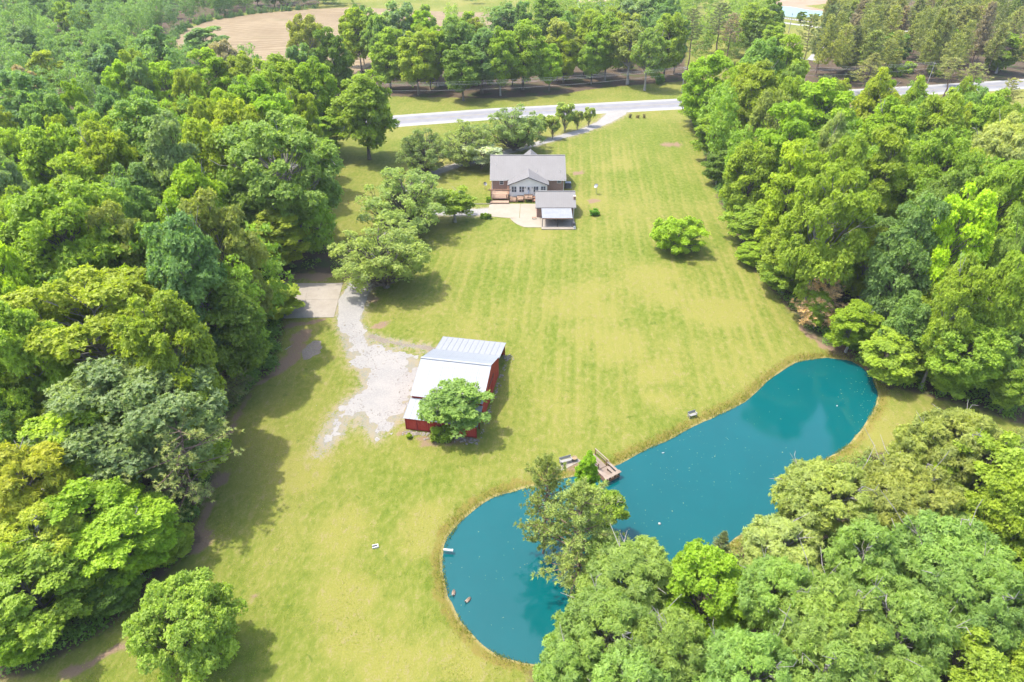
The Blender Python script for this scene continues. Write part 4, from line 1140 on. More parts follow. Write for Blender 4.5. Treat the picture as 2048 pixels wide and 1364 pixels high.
LEAF_GAIN = 2.5
COLR = dict(
    yg=(0.122, 0.144, 0.016), lime=(0.116, 0.162, 0.013), yel=(0.142, 0.172, 0.015), gold=(0.150, 0.158, 0.019),
    grn=(0.113, 0.147, 0.018), pale=(0.098, 0.136, 0.034), sil=(0.100, 0.130, 0.058), sage=(0.076, 0.114, 0.038),
    dk=(0.066, 0.100, 0.016), olv=(0.122, 0.132, 0.034), cream=(0.15, 0.165, 0.055), pine=(0.122, 0.124, 0.044),
    pined=(0.084, 0.094, 0.042), brn=(0.25, 0.165, 0.095), blue=(0.068, 0.100, 0.048), white=(0.19, 0.19, 0.14), dry=(0.14, 0.112, 0.078),
    pinel=(0.112, 0.126, 0.034), soft=(0.120, 0.142, 0.044), softd=(0.104, 0.126, 0.045))
CWORD = dict(yg='yellow green', lime='lime green', yel='yellow', gold='golden', grn='mid green', pale='pale green', sil='silver green', sage='blue green',
             dk='dark green', olv='olive', cream='cream flecked', pinel='light green', pine='olive green', pined='dusky green', brn='brown', blue='hazy blue green', white='whitish', dry='grey brown', soft='soft green', softd='grey green')
rt = random.Random(5)
TREES = []           # (x, y, R, label)
def plant(proto, x, y, R, H, col, label, cat='tree', group=None, rz=None, lean=(0, 0), z=0.0, jitter=0.10):
    P = PROTO[proto]
    e = empty(P['name'] if cat == 'tree' else cat, (x, y, z), 0.0, label, cat, group)
    e.rotation_euler = (lean[0], lean[1], rt.uniform(0, 6.28) if rz is None else rz)
    if lean != (0, 0): e.rotation_mode = 'ZYX' if rz is None else 'XYZ'
    s = R / P['R']
    e.scale = (s, s, H / P['H'])
    link('trunk' if cat == 'tree' else 'stems', P['trunk'], e)
    c = link('crown' if cat == 'tree' else 'foliage', P['crown'], e)
    j = 1 + rt.uniform(-jitter, jitter); k = rt.uniform(-jitter, jitter) * 0.6
    b = COLR[col] if isinstance(col, str) else col
    j *= LEAF_GAIN
    c.color = (b[0] * j * (1 + k), b[1] * j, b[2] * j * (1 - k), 1)
    return e

def crown_at(proto, xc, ytop, w, H):
    """find base and radius so that a crown of height H stands where it was seen"""
    P = PROTO[proto]; V = P['V'] / P['H'] * H; zc = H - V
    if w > 60: w *= 1.06
    cy = ytop + w * 0.4
    for _ in range(14):
        x, y = G(xc, cy, zc); d = depth_of(x, y, zc); R = w / 2 * d / FPX
        a = math.atan2(CAM_H - zc, y)
        cy = ytop + FPX / d * math.hypot(R * math.sin(a), V * math.cos(a))
    return x, y, R

def T(proto, xc, ytop, w, H, col, label, group='trees of the woods', **kw):
    woods = group == 'trees of the woods'
    if woods and H >= 15 and ytop < 660 and not proto.startswith('pine'): H *= 1.36
    for _ in range(14):
        x, y, R = crown_at(proto, xc, ytop, w, H)
        if not woods or y > 230 or max(float(sdf_poly(np.array([x]), np.array([y]), p)[0]) for p in (FOREST_L, FOREST_L2, FOREST_R, FOREST_B)) > 1.0: break
        H *= 0.94
    TREES.append((x, y, R, label))
    return plant(proto, x, y, R, H, col, label, 'tree', group, **kw)

# ---- trees standing on the lawn
LAWN = 'trees standing on the lawn'
T('round_tree', 371, 1150, 196, 10.5, (.118, .158, .030), 'round pale green tree alone on the lawn near the lower left corner', LAWN, rz=0.6)
T('low_tree', 1353, 430, 108, 7.2, 'lime', 'low spreading bright green tree alone in the middle of the lawn', LAWN)
T('oak_a', 727, 150, 118, 24, 'grn', 'tall green tree standing alone on shaded grass near the road', LAWN)
T('willow_oak', 764, 430, 186, 14, 'soft', 'wide loose tree at the bend of the gravel drive', LAWN, rz=1.0)
T('willow_oak', 806, 333, 180, 14, 'soft', 'wide feathery tree left of the house patio', LAWN, rz=2.4)
T('loose_tree', 908, 375, 82, 8, 'grn', 'small dark tree at the patio end of the side drive', LAWN)
T('willow_oak', 846, 258, 100, 12, 'softd', 'soft green tree along the drive left of the house', LAWN)
T('willow_oak', 930, 243, 112, 12, 'softd', 'greyish green tree behind the white flowering tree', LAWN)
T('crape', 962, 284, 78, 7, 'white', 'small whitish flowering tree beside the left end of the house', LAWN)
T('willow_oak', 1028, 211, 116, 13, 'softd', 'broad grey green tree right behind the house roof', LAWN, rz=0.2)
for x_, y_, w_, h_, lb in ((1079,232,34,7,'leftmost of the small vase shaped trees along the drive'), (1106,233,30,7,'second small vase shaped tree from the left along the drive'),
                           (1131,207,38,9,'tallest vase shaped small tree along the drive'), (1156,223,22,6,'thin small tree right of the tallest vase shaped one'),
                           (1179,216,24,6,'last small vase shaped tree beside the drive mouth')):
    T('crape', x_, y_, w_, h_, 'soft', lb, 'row of small trees along the drive')
T('loose_tree', 905, 752, 130, 8.5, 'pale', 'bright green tree growing against the front of the red barn', LAWN)
T('pine_pond', 1090, 915, 116, 15, 'pinel', 'left thin pine standing over the turquoise pond', 'pines over the pond')
T('pine_pond', 1160, 958, 190, 15, 'pinel', 'larger bushy pine leaning over the turquoise pond', 'pines over the pond', rz=1.5)
T('poplar', 1173, 905, 46, 9, (0.12, 0.18, 0.012), 'bright green sapling in front of the wooden dock', 'pond trees')
T('loose_tree', 1210, 965, 90, 8, 'grn', 'green sapling right of the larger bushy pond pine', 'pond trees')
T('pine_low', 1440, 1058, 80, 8, 'pined', 'small dark pine at the near right shore of the pond', 'pines over the pond')
T('pine_low', 1392, 1082, 50, 5, 'pined', 'smallest dark pine at the near shore of the pond', 'pines over the pond')

# ---- left wood, near to far
for a in [
    ('big_oak_a', 258, 690, 312, 19, 'sil', 'broad silver green oak at the left wood edge'),
    ('oak_b', 142, 812, 215, 16, 'yel', 'bright yellow green tree below the broad silver green oak'),
    ('hickory_a', 46, 872, 185, 17, 'gold', 'golden leaved tree on the left frame edge'),
    ('oak_a', 365, 800, 140, 13, 'grn', 'mid green tree under the silver green oak'),
    ('oak_b', 190, 930, 190, 13, 'lime', 'lime green tree in front of the bright yellow green tree'),
    ('hickory_a', 85, 985, 170, 13, 'gold', 'smaller golden tree below the golden leaved one'),
    ('oak_a', 20, 1060, 150, 12, 'grn', 'green tree low on the left frame edge'),
    ('oak_c', 290, 1010, 120, 8, 'lime', 'low lime tree at the foot of the lime green trees'),
    ('maple', 165, 1070, 150, 7, 'grn', 'green low tree above the lower left thicket'),
    ('oak_c', 245, 985, 190, 11, 'lime', 'lime green tree left of the leaning pine'),
    ('oak_a', 70, 1085, 190, 11, 'grn', 'deep green tree near the lower left corner'),
    ('maple', 318, 1030, 110, 5, 'grn', 'low dark tree at the foot of the leaning pine'),
    ('maple', 212, 1112, 120, 5, 'dk', 'low dark tree behind the round pale green tree'),
    ('maple', 25, 1190, 130, 7, 'lime', 'bright low tree in the lower left corner'),
    ('big_oak_b', 205, 520, 370, 17, 'yg', 'very wide yellow green tree with bare limbs showing'),
    ('oak_c', 388, 440, 165, 21, 'sage', 'tall blue green tree above the grey green pine'),
    ('oak_b', 450, 386, 150, 21, 'olv', 'olive yellow tree left of the big lawn edge tree'),
    ('poplar', 545, 425, 118, 17, 'yg', 'tall olive tree overhanging the concrete pad'),
    ('big_oak_b', 566, 236, 245, 21, 'pale', 'big pale green tree at the lawn edge above the concrete pad'),
    ('big_oak_a', 128, 372, 262, 21, 'grn', 'rounded mid green tree on the left frame edge'),
    ('oak_b', 268, 410, 118, 19, 'olv', 'tan olive tree right of the rounded mid green tree'),
    ('maple', 36, 496, 130, 19, 'lime', 'lime tree on the left frame edge'),
    ('pine_low', 442, 680, 112, 12, 'pined', 'grey green pine beside the bare dirt'),
    ('pine_low', 405, 765, 90, 7, 'dry', 'grey brown young pine under the silver green oak'),
    ('oak_a', 440, 560, 150, 15, 'dk', 'dark green tree behind the grey green pine'),
    ('oak_c', 545, 555, 120, 13, 'yg', 'yellow green tree hanging over the pad corner'),
    ('oak_a', 345, 600, 165, 18, 'yg', 'yellow green tree above the silver green oak'),
    ('oak_c', 60, 615, 165, 18, 'grn', 'mid green tree below the lime tree on the frame edge'),
    ('oak_b', 95, 700, 170, 16, 'grn', 'green tree left of the broad silver green oak'),
    ('oak_a', 20, 770, 140, 15, 'dk', 'dark tree above the golden leaved tree'),
    ('oak_b', 45, 312, 110, 20, 'sil', 'silver topped tree on the left frame edge'),
    ('oak_a', 130, 255, 130, 20, 'grn', 'green tree in the middle of the left wood'),
    ('oak_c', 226, 252, 130, 21, 'yg', 'tall yellow green tree with a bare grey trunk'),
    ('poplar', 292, 212, 120, 22, 'pale', 'tall pale crown in the middle of the left wood'),
    ('poplar', 350, 238, 100, 23, 'sil', 'tall narrow silver green tree in the left wood'),
    ('oak_a', 430, 245, 120, 20, 'yg', 'yellow green tree left of the big pale green tree'),
    ('oak_b', 185, 318, 150, 19, 'grn', 'green tree behind the rounded mid green tree'),
    ('oak_c', 395, 330, 120, 18, 'lime', 'lime tree under the tall narrow silver green tree'),
    ('oak_a', 490, 205, 110, 20, 'yg', 'yellowish tree behind the big pale green tree'),
    ('poplar', 560, 195, 100, 20, 'lime', 'lime crown behind the big pale green tree'),
    ('maple', 245, 128, 62, 17, 'lime', 'small bright dome left of the grey green narrow crown'),
    ('far_b', 284, 122, 56, 19, 'sage', 'grey green narrow crown between two bright domes'),
    ('maple', 334, 129, 72, 17, 'lime', 'small bright dome right of the grey green narrow crown'),
    ('oak_a', 385, 145, 62, 18, 'yg', 'yellow green crown right of the bright domes'),
    ('oak_b', 432, 102, 92, 18, 'lime', 'bright crown below the ploughed field corner'),
    ('oak_a', 485, 112, 76, 18, 'yg', 'yellowish crown under the ploughed field'),
    ('big_oak_a', 562, 118, 130, 19, 'grn', 'mid green broad crown under the ploughed field'),
    ('oak_c', 636, 124, 84, 19, 'lime', 'lime crown at the right end of the left wood'),
    ('oak_b', 446, 188, 96, 19, 'yel', 'bright yellow crown in the middle of the left wood'),
    ('oak_a', 516, 160, 96, 19, 'lime', 'lime crown right of the bright yellow crown'),
    ('oak_c', 600, 185, 84, 19, 'yg', 'yellow green crown near the road end of the left wood'),
    ('oak_b', 655, 180, 78, 19, 'grn', 'green crown beside the tall lone tree near the road'),
    ('poplar', 640, 235, 84, 18, 'lime', 'lime tree at the lawn edge below the road'),
    ('oak_a', 110, 198, 96, 19, 'pale', 'pale crown at the far side of the left wood'),
    ('far_a', 60, 150, 110, 19, 'sage', 'blue green crown near the left frame edge'),
    ('maple', 160, 168, 52, 17, 'lime', 'small lime crown among the hazy trees'),
    ('big_oak_b', 614, 36, 88, 20, 'olv', 'open olive tree in front of the ploughed field'),
    ('oak_b', 668, 62, 76, 19, 'dk', 'dark tree right of the open olive tree'),
    ('far_b', 316, 60, 74, 18, 'sage', 'blue green tree at the left corner of the ploughed field'),
    ('far_c', 342, 94, 56, 12, 'pale', 'pale tree just below the left corner of the ploughed field'),
    ('far_c', 413, 57, 78, 14, 'sage', 'blue green tree clump standing against the ploughed field'),
]: T(*a)
e = T('pine_sparse', 352, 812, 190, 15, 'pine', 'thin leaning pine with long bare limbs at the left wood edge', 'pines of the woods', rz=0.4)
e.rotation_euler = (math.radians(8), math.radians(6), 0.4)

# ---- row beyond the road
ROW = 'trees beyond the road'
for a in [
    ('poplar', 715, 22, 56, 25, 'yel', 'tall yellow tree at the left end of the roadside row'),
    ('far_b', 752, 24, 66, 25, 'pale', 'pale tree second in the roadside row'),
    ('far_a', 800, 12, 78, 27, 'sil', 'silver tall tree in the roadside row'),
    ('oak_b', 775, 62, 74, 22, 'grn', 'green tree low in the left of the roadside row'),
    ('poplar', 845, 28, 52, 25, 'lime', 'lime tall tree in the roadside row'),
    ('oak_a', 832, 70, 74, 22, 'yg', 'yellow green tree over the dark verge'),
    ('oak_c', 872, 58, 66, 22, 'lime', 'lime tree over the dark verge'),
    ('oak_a', 914, 38, 82, 25, 'pale', 'broad pale tree in the roadside row'),
    ('oak_b', 962, 62, 84, 23, 'sage', 'blue green tree in the middle of the roadside row'),
    ('oak_a', 924, 95, 76, 19, 'dk', 'dark low tree in the middle of the roadside row'),
    ('oak_b', 1046, 46, 94, 25, 'grn', 'broad green tree in the roadside row'),
    ('oak_c', 1000, 60, 66, 24, 'grn', 'green tree left of the broad green roadside tree'),
    ('maple', 1128, 75, 58, 18, 'yel', 'bright yellow green tree in the roadside row'),
    ('oak_a', 1100, 92, 56, 17, 'lime', 'low lime tree left of the bright yellow green one'),
    ('far_c', 1116, 45, 66, 23, 'olv', 'olive crown behind the bright yellow green tree'),
    ('oak_b', 1172, 26, 70, 25, 'yg', 'yellow green tall tree right in the roadside row'),
    ('oak_c', 1215, 33, 72, 25, 'grn', 'green tall tree right in the roadside row'),
    ('loose_tree', 1262, 38, 80, 25, 'olv', 'loose olive tree toward the right of the roadside row'),
    ('oak_a', 1336, 32, 72, 25, 'yg', 'yellow green tree ending the roadside row'),
    ('loose_tree', 1298, 52, 66, 24, 'pale', 'loose pale tree near the end of the roadside row'),
    ('oak_b', 1186, 70, 60, 19, 'grn', 'low green tree under the yellow green tall tree'),
    ('far_a', 1095, 2, 66, 24, 'dk', 'dark tree at the top of the view above the row'),
    ('far_b', 1010, 12, 60, 20, 'sage', 'hazy tree behind the middle of the roadside row'),
    ('far_a', 1270, 5, 70, 22, 'sil', 'silver tree in front of the far roofs'),
    ('far_c', 1312, -4, 60, 22, 'sage', 'blue green tree between the two far roofs'),
    ('far_a', 1255, -12, 60, 20, 'dk', 'dark tree right of the left far roof'),
]: T(*a, group=ROW)

# ---- right wood
for a in [
    ('maple', 1418, 112, 96, 20, 'lime', 'domed lime tree at the road end of the right wood'),
    ('oak_a', 1512, 84, 92, 21, 'pale', 'pale tree behind the yellow green tree by the road'),
    ('oak_b', 1574, 82, 100, 21, 'grn', 'dense green tree overlooking the road'),
    ('oak_c', 1508, 130, 110, 20, 'yg', 'yellow green tree behind the domed lime tree'),
    ('oak_a', 1402, 170, 84, 16, 'grn', 'green tree where the road meets the right wood'),
    ('oak_b', 1640, 164, 140, 19, 'lime', 'broad lime tree hiding the road'),
    ('loose_tree', 1748, 140, 86, 20, 'yg', 'open yellow green tree in front of the road'),
    ('loose_tree', 1824, 157, 70, 19, 'yg', 'small open yellow green tree in front of the road'),
    ('oak_c', 1765, 202, 108, 19, 'lime', 'lime tree behind the middle of the right wood'),
    ('oak_a', 1868, 190, 92, 20, 'yg', 'yellow green tree below the roadside pines'),
    ('oak_b', 1948, 198, 88, 18, 'grn', 'green tree beside the bare orange slope'),
    ('oak_a', 1536, 186, 76, 19, 'olv', 'olive tree below the yellow green tree'),
    ('oak_b', 1580, 216, 122, 20, 'lime', 'big lime tree near the road end of the right wood'),
    ('hickory_a', 1660, 232, 60, 19, 'cream', 'cream flecked small crown in the right wood'),
    ('hickory_b', 2005, 235, 120, 19, 'cream', 'cream flecked tree on the right frame edge'),
    ('oak_c', 1430, 225, 80, 17, 'grn', 'green edge tree second from the road in the right wood'),
    ('oak_a', 1500, 286, 92, 19, 'grn', 'green tree left of the tall yellow one'),
    ('oak_b', 1440, 300, 66, 15, 'dk', 'dark small edge tree of the right wood'),
    ('poplar', 1580, 292, 88, 21, 'yel', 'tall yellow crowned tree in the right wood'),
    ('oak_a', 1684, 272, 84, 20, 'grn', 'green crown right of the cream flecked one'),
    ('poplar', 1766, 262, 90, 21, 'yg', 'tall pale yellow tree in the right wood centre'),
    ('big_oak_a', 1868, 268, 134, 20, 'grn', 'wide green tree in the right wood centre'),
    ('big_oak_b', 1655, 336, 190, 20, 'grn', 'largest green crown of the right wood'),
    ('oak_b', 1805, 398, 118, 19, 'sage', 'blue green crown beside the bright yellow tree'),
    ('oak_a', 1906, 386, 112, 20, (0.17, 0.215, 0.010), 'brightest yellow tree in the right wood'),
    ('big_oak_a', 1995, 330, 140, 20, 'grn', 'wide green tree on the right frame edge'),
    ('oak_a', 1498, 404, 86, 15, 'grn', 'green edge tree right of the low spreading lawn tree'),
    ('maple', 1508, 482, 70, 10, 'lime', 'small lime edge tree of the right wood'),
    ('oak_b', 1572, 430, 110, 14.9, 'grn', 'green tree behind the small lime edge tree'),
    ('oak_c', 1575, 512, 88, 9, 'grn', 'lower edge tree left of the dead brown pine'),
    ('pine_a', 1674, 470, 58, 17, 'blue', 'blue grey pine top behind the dead brown pine'),
    ('pine_low', 1646, 516, 112, 18, 'brn', 'dead brown pine at the edge of the right wood'),
    ('big_oak_b', 1745, 428, 136, 14.9, 'sage', 'dark blue green tree right of the dead brown pine'),
    ('pine_a', 1895, 452, 76, 17, 'pined', 'grey green pine below the brightest yellow tree'),
    ('oak_c', 1906, 515, 98, 17, 'grn', 'green tree under the grey green pine'),
    ('oak_a', 2000, 515, 96, 17, 'grn', 'green tree near the right frame edge'),
    ('oak_b', 2030, 425, 80, 19, 'pale', 'pale green tree cut by the right frame edge'),
    ('oak_a', 1820, 588, 88, 14, 'pale', 'pale tree behind the pond head'),
    ('oak_c', 1710, 604, 94, 11, 'lime', 'lime tree leaning over the head of the pond'),
    ('big_oak_a', 1940, 615, 165, 15, 'grn', 'wide green tree behind the right pond bank'),
    ('oak_b', 1790, 660, 124, 10, 'grn', 'low green tree along the right end of the pond'),
    ('oak_c', 1905, 690, 110, 10, 'grn', 'drooping green tree above the shaded grass bank'),
    ('oak_a', 2022, 640, 90, 14, 'pale', 'pale tree on the right frame edge above the bank'),
    ('oak_c', 1640, 580, 60, 8, 'grn', 'small green tree below the dead brown pine'),
    ('oak_a', 2030, 720, 80, 9, 'grn', 'low green tree on the right frame edge'),
]: T(*a)

# ---- lower right wood
for a in [
    ('hickory_b', 1930, 808, 170, 14, 'olv', 'flowering olive tree at the top of the lower right wood'),
    ('hickory_a', 1846, 838, 96, 12, 'olv', 'olive tree at the grass bank corner'),
    ('oak_a', 1975, 866, 160, 14, 'grn', 'green tree right of the flowering olive trees'),
    ('hickory_b', 1664, 905, 190, 13, 'olv', 'olive tree leaning out over the pond shore'),
    ('hickory_b', 1812, 900, 190, 14, 'olv', 'olive tree in the middle of the flowering group'),
    ('hickory_a', 1560, 1022, 150, 11, 'cream', 'cream flowering small tree at the pond shore'),
    ('maple', 1408, 1088, 172, 12, 'lime', 'lime green tree in front of the small dark pine'),
    ('hickory_b', 1562, 1108, 160, 14, 'pale', 'pale tree right of the lime green tree'),
    ('hickory_a', 1730, 1040, 130, 15, 'pale', 'pale tree below the olive flowering group'),
    ('hickory_b', 1895, 1015, 215, 15, 'pale', 'wide pale tree with bare limbs showing'),
    ('oak_b', 2000, 950, 130, 15, 'grn', 'green tree on the right frame edge of the lower wood'),
    ('hickory_b', 1660, 1140, 210, 15, 'pale', 'wide pale tree in the middle of the lower right wood'),
    ('hickory_a', 1258, 1058, 186, 12, 'pale', 'pale green tree right of the pond pines'),
    ('hickory_b', 1225, 1165, 200, 12, 'pale', 'wide pale tree over the near pond shore'),
    ('hickory_a', 1140, 1262, 130, 10, 'pale', 'small pale tree on the near tip of the pond'),
    ('hickory_a', 1345, 1215, 150, 13, 'pale', 'pale tree below the lime green tree'),
    ('hickory_b', 1500, 1245, 190, 14, 'pale', 'pale tree at the lower edge of the view'),
    ('hickory_a', 1660, 1255, 180, 14, 'pale', 'pale tree low in the middle of the right wood'),
    ('hickory_b', 1800, 1150, 200, 15, 'pale', 'pale tree below the wide one with bare limbs'),
    ('hickory_b', 1975, 1105, 190, 15, 'pale', 'pale tree on the lower right frame edge'),
    ('oak_a', 1915, 1250, 180, 12, 'grn', 'green tree in the lower right corner'),
    ('hickory_a', 1260, 1290, 170, 12, 'pale', 'pale tree cut by the lower frame edge'),
    ('hickory_b', 1800, 1290, 190, 13, 'pale', 'wide pale tree cut by the lower frame edge'),
]: T(*a)

# ---- pines on the far right
for i, (x_, y_, w_, h_, c_, lb) in enumerate([
    (1745,108,70,15,'pine','wide roadside pine right of the leaning pole'), (1905,118,66,14,'pine','roadside pine with a dark leaning trunk'),
    (1955,128,60,13,'pine','roadside pine in front of the bare slope'), (2022,158,50,15,'pine','single pine standing on the bare orange slope'),
    (1386,22,56,24,'pined','grey pine group edge beyond the road'), (1440,10,70,25,'pined','tall grey pine beyond the road'),
    (1462,30,50,22,'dry','bare grey pine beyond the road'), (1620,34,60,26,'pine','pine at the left end of the far pine wood')]):
    T('pine_b' if i != 0 else 'pine_a', x_, y_, w_, h_, c_, lb, 'pines beyond the road')
for a in [('oak_a', 1700, 92, 60, 11, 'grn', 'green leafy tree at the front of the pine wood'), ('oak_b', 1905, 62, 56, 15, 'lime', 'bright leafy tree among the far pines'),
          ('oak_c', 2010, 68, 70, 16, 'grn', 'green leafy tree at the right end of the pine wood'), ('far_a', 1790, 70, 60, 14, 'dk', 'dark leafy tree among the far pines'),
          ('oak_a', 1510, 12, 84, 23, 'grn', 'green tree left of the far pond'), ('oak_b', 1548, 2, 60, 24, 'dk', 'dark green tree beside the far pond'),
          ('far_a', 1545, 55, 56, 17, 'grn', 'low green tree before the far lane'), ('far_c', 1604, 24, 20, 6, 'dk', 'small round dark tree on the far pond bank'),
          ('far_c', 1632, 28, 14, 5, 'dk', 'tiny dark tree right on the far pond bank')]: T(*a, group=ROW)

# ---- the rest of the woods, filled in between
def in_view(x, y, z, m=60):
    d = depth_of(x, y, z)
    if d < 10: return False
    px = 1024 + FPX * x / d; py = 682 + FPX * ((CAM_H - z) * CP - y * SP) / d
    return -m < px < 2048 + m and -m < py < 1364 + m * 2
used = set(t[3] for t in TREES)
HAND = list(TREES)
def name_by(x, y, word, noun):
    for (hx, hy, hr, hl) in sorted(HAND, key=lambda t: (t[0] - x) ** 2 + (t[1] - y) ** 2)[:40]:
        dx, dy = x - hx, y - hy
        ang = abs(dy) > abs(dx)
        rel = ('behind' if dy > 0 else 'in front of') if ang else ('right of' if dx > 0 else 'left of')
        lb = f'{word} {noun} {rel} the {hl}'
        if lb not in used and len(lb.split()) <= 16:
            used.add(lb); return lb
    return None
def fill(poly, seed, spacing, protos, cols, H, R, limit, shared=None, group='trees of the woods', noun='tree', inset=2.0, near=0.72):
    r = random.Random(seed); pts = []
    xs = [p[0] for p in poly]; ys = [p[1] for p in poly]
    x0, x1, y0, y1 = max(min(xs), -420), min(max(xs), 420), min(ys), min(max(ys), 590)
    arr = []
    for _ in range(limit * 60):
        if len(pts) >= limit: break
        x, y = r.uniform(x0, x1), r.uniform(y0, y1)
        if not in_view(x, y, H * 0.7): continue
        if sdf_poly(np.array([x]), np.array([y]), poly)[0] < inset: continue
        rr = r.uniform(*R)
        if any((x - a) ** 2 + (y - b) ** 2 < (near * (rr + c)) ** 2 for a, b, c, _ in TREES): continue
        if any((x - a) ** 2 + (y - b) ** 2 < spacing ** 2 for a, b in pts): continue
        pts.append((x, y))
        col = r.choice(cols); h = H * r.uniform(0.76, 1.12)
        lb = shared or name_by(x, y, CWORD[col], noun)
        if lb is None: lb = 'tree crowded deep inside the wood'
        TREES.append((x, y, rr, lb))
        plant(r.choice(protos), x, y, rr, h, col, lb, 'tree', group)
    return len(pts)
FILL_R = PX([(1400,250),(1500,252),(1600,268),(1700,292),(1800,305),(1950,315),(2120,335),(2900,420),(2900,900),(2100,870),(1950,815),(1840,787),(1765,775),(1705,722),(1650,690),(1600,645),(1530,565),(1478,480),(1440,400),(1415,330)])
FILL_L2 = PX([(-900,325),(640,240),(640,215),(480,205),(372,182),(300,135),(310,78),(345,66),(372,50),(420,38),(520,23),(640,14),(720,11),(720,-60),(-900,-90)])
STRIP = PX([(330,80),(372,55),(420,39),(520,24),(640,15),(722,12),(722,4),(640,6),(520,13),(420,25),(372,38),(300,66)])
FARLINE = PX([(690,-12),(700,6),(830,8),(1060,14),(1165,12),(1240,14),(1330,14),(1500,24),(1545,0),(1545,-40),(690,-40)])
FILL_L = PX([(-500,1300),(40,1200),(180,1150),(300,1060),(370,1000),(400,940),(438,880),(455,830),(500,780),(548,745),(562,655),(556,565),(596,545),(690,548),(668,500),(640,420),(655,330),(664,300),(-500,380)])
FILL_B = PX([(1700,1000),(2100,1000),(2300,1600),(1150,1600),(1300,1250)])
FRONT_P = PX([(1612,150),(1690,172),(2200,163),(2200,70),(1640,80)])
NF = [fill(FILL_L, 31, 6.0, ['oak_a', 'oak_b', 'oak_c', 'maple'], ['grn', 'yg', 'lime', 'sage', 'pale', 'yg'], 23, (3.8, 5.6), 36, near=0.62),
      fill(FILL_R, 32, 6.0, ['oak_a', 'oak_b', 'oak_c', 'maple'], ['grn', 'yg', 'lime', 'grn', 'pale'], 22, (3.8, 5.4), 40, near=0.62),
      fill(FILL_B, 33, 5.0, ['hickory_a', 'oak_a'], ['pale', 'grn', 'pale'], 10, (3.2, 4.4), 8, near=0.55),
      fill(FOREST_ROW, 34, 6.0, ['far_a', 'far_b', 'far_c'], ['grn', 'yg', 'sage', 'pale'], 22, (4.0, 5.6), 30, group=ROW, near=0.5),
      fill(FILL_L2, 35, 8.0, ['far_a', 'far_b', 'far_c', 'far_b'], ['blue', 'sage', 'grn', 'pale', 'blue', 'yg', 'dry'], 21, (4.6, 6.6), 62, group='trees of the far left wood', near=0.55),
      fill(FRONT_P, 36, 4.5, ['pine_far', 'pine_far_b', 'pine_far', 'pine_b'], ['pine', 'pine', 'pined', 'olv', 'pine', 'dry', 'pinel'], 24, (3.2, 4.8), 64,
           None, 'pines of the far right wood', 'pine', near=0.36, inset=0.5)]
print('FILL', NF, len(TREES))

def mass(name, label, polys, n, seed, H, R, keep, col, spacing, protos=('far_a', 'far_b', 'far_c'), grow=1.5, near=0.5, margin=40):
    """trees too many and too far to tell apart: crowns joined into one mass"""
    r = np.random.default_rng(seed); pts = []; V = []; TN = []
    src = {}
    for p in protos:
        me = PROTO[p]['crown']; co = np.empty(len(me.vertices) * 3, np.float32); me.vertices.foreach_get('co', co)
        ti = np.empty(len(me.vertices), np.float32); me.attributes['tint'].data.foreach_get('value', ti)
        src[p] = (co.reshape(-1, 3, 3), ti.reshape(-1, 3))
    tries = 0
    while len(pts) < n and tries < n * 80:
        tries += 1
        poly = polys[tries % len(polys)]
        xs = [q[0] for q in poly]; ys = [q[1] for q in poly]
        x = r.uniform(max(min(xs), -430), min(max(xs), 430)); y = r.uniform(min(ys), min(max(ys), 640))
        if not in_view(x, y, H * .7, margin) or sdf_poly(np.array([x]), np.array([y]), poly)[0] < 1.5: continue
        if any((x - a) ** 2 + (y - b) ** 2 < spacing ** 2 for a, b in pts): continue
        if any((x - a) ** 2 + (y - b) ** 2 < (near * (c + R[0])) ** 2 for a, b, c, _ in TREES): continue
        pts.append((x, y))
        p = protos[int(r.integers(len(protos)))]; co, ti = src[p]
        k = r.choice(len(co), keep, replace=False); P = PROTO[p]
        s = r.uniform(*R) / P['R']; h = H * r.uniform(.68, 1.15) / P['H']; a = r.uniform(0, 6.28)
        q = co[k].astype(float); ctr = q.mean(1, keepdims=True); q = ctr + (q - ctr) * grow
        q = q * np.array([s, s, h]); c_, s_ = math.cos(a), math.sin(a)
        q = np.stack([q[..., 0] * c_ - q[..., 1] * s_ + x, q[..., 0] * s_ + q[..., 1] * c_ + y, q[..., 2]], -1)
        V.append(q.reshape(-1, 3)); TN.append(np.clip(ti[k].ravel() * .5 + r.uniform(-.1, .6), 0, 1))
    V = np.concatenate(V); me = mesh_np(name, V, np.arange(len(V)).reshape(-1, 3), [M['leaf']], dict(tint=np.concatenate(TN)))
    o = link(name, me); o.color = (*[q * LEAF_GAIN for q in col], 1)
    tag(o, label, kind='stuff'); return len(pts)
BACK = PX([(880,84),(1380,84),(1380,22),(1200,20),(1062,30),(1062,62),(900,64)])
BACK2 = PX([(1366,160),(1450,140),(1545,118),(1552,66),(1520,40),(1480,34),(1366,24)])
NM = [mass('roadside_woods', 'dense leafy wood standing behind the roadside row', [BACK, BACK2], 80, 55, 18, (4.2, 6.0), 1300, (.098, .128, .030), 6.0, grow=1.4, near=0.4, margin=80),
      mass('far_woods', 'hazy far wood at the left of the ploughed field, too dense to count', [FILL_L2], 130, 51, 20, (4.2, 6.0), 2300, (.070, .108, .036), 8.0, grow=1.2, near=0.55),
      mass('far_treeline', 'hazy line of far trees along the top of the view', [FARLINE, STRIP], 110, 52, 15, (3.6, 6), 1600, (.060, .094, .036), 6.5, grow=1.3, margin=140),
      mass('woods', 'crowded crowns deep inside the left and right woods', [FILL_L, FILL_R], 150, 53, 20, (3.6, 5.0), 2600, (.088, .130, .020), 5.0, ('oak_a', 'oak_b', 'oak_c'), 2.2, .42),
      mass('pine_woods', 'deep back of the far pine wood at the top right', [FOREST_P], 90, 54, 23, (4.0, 5.4), 1900, (.110, .114, .042), 5.0, ('pine_far', 'pine_far_b'))]
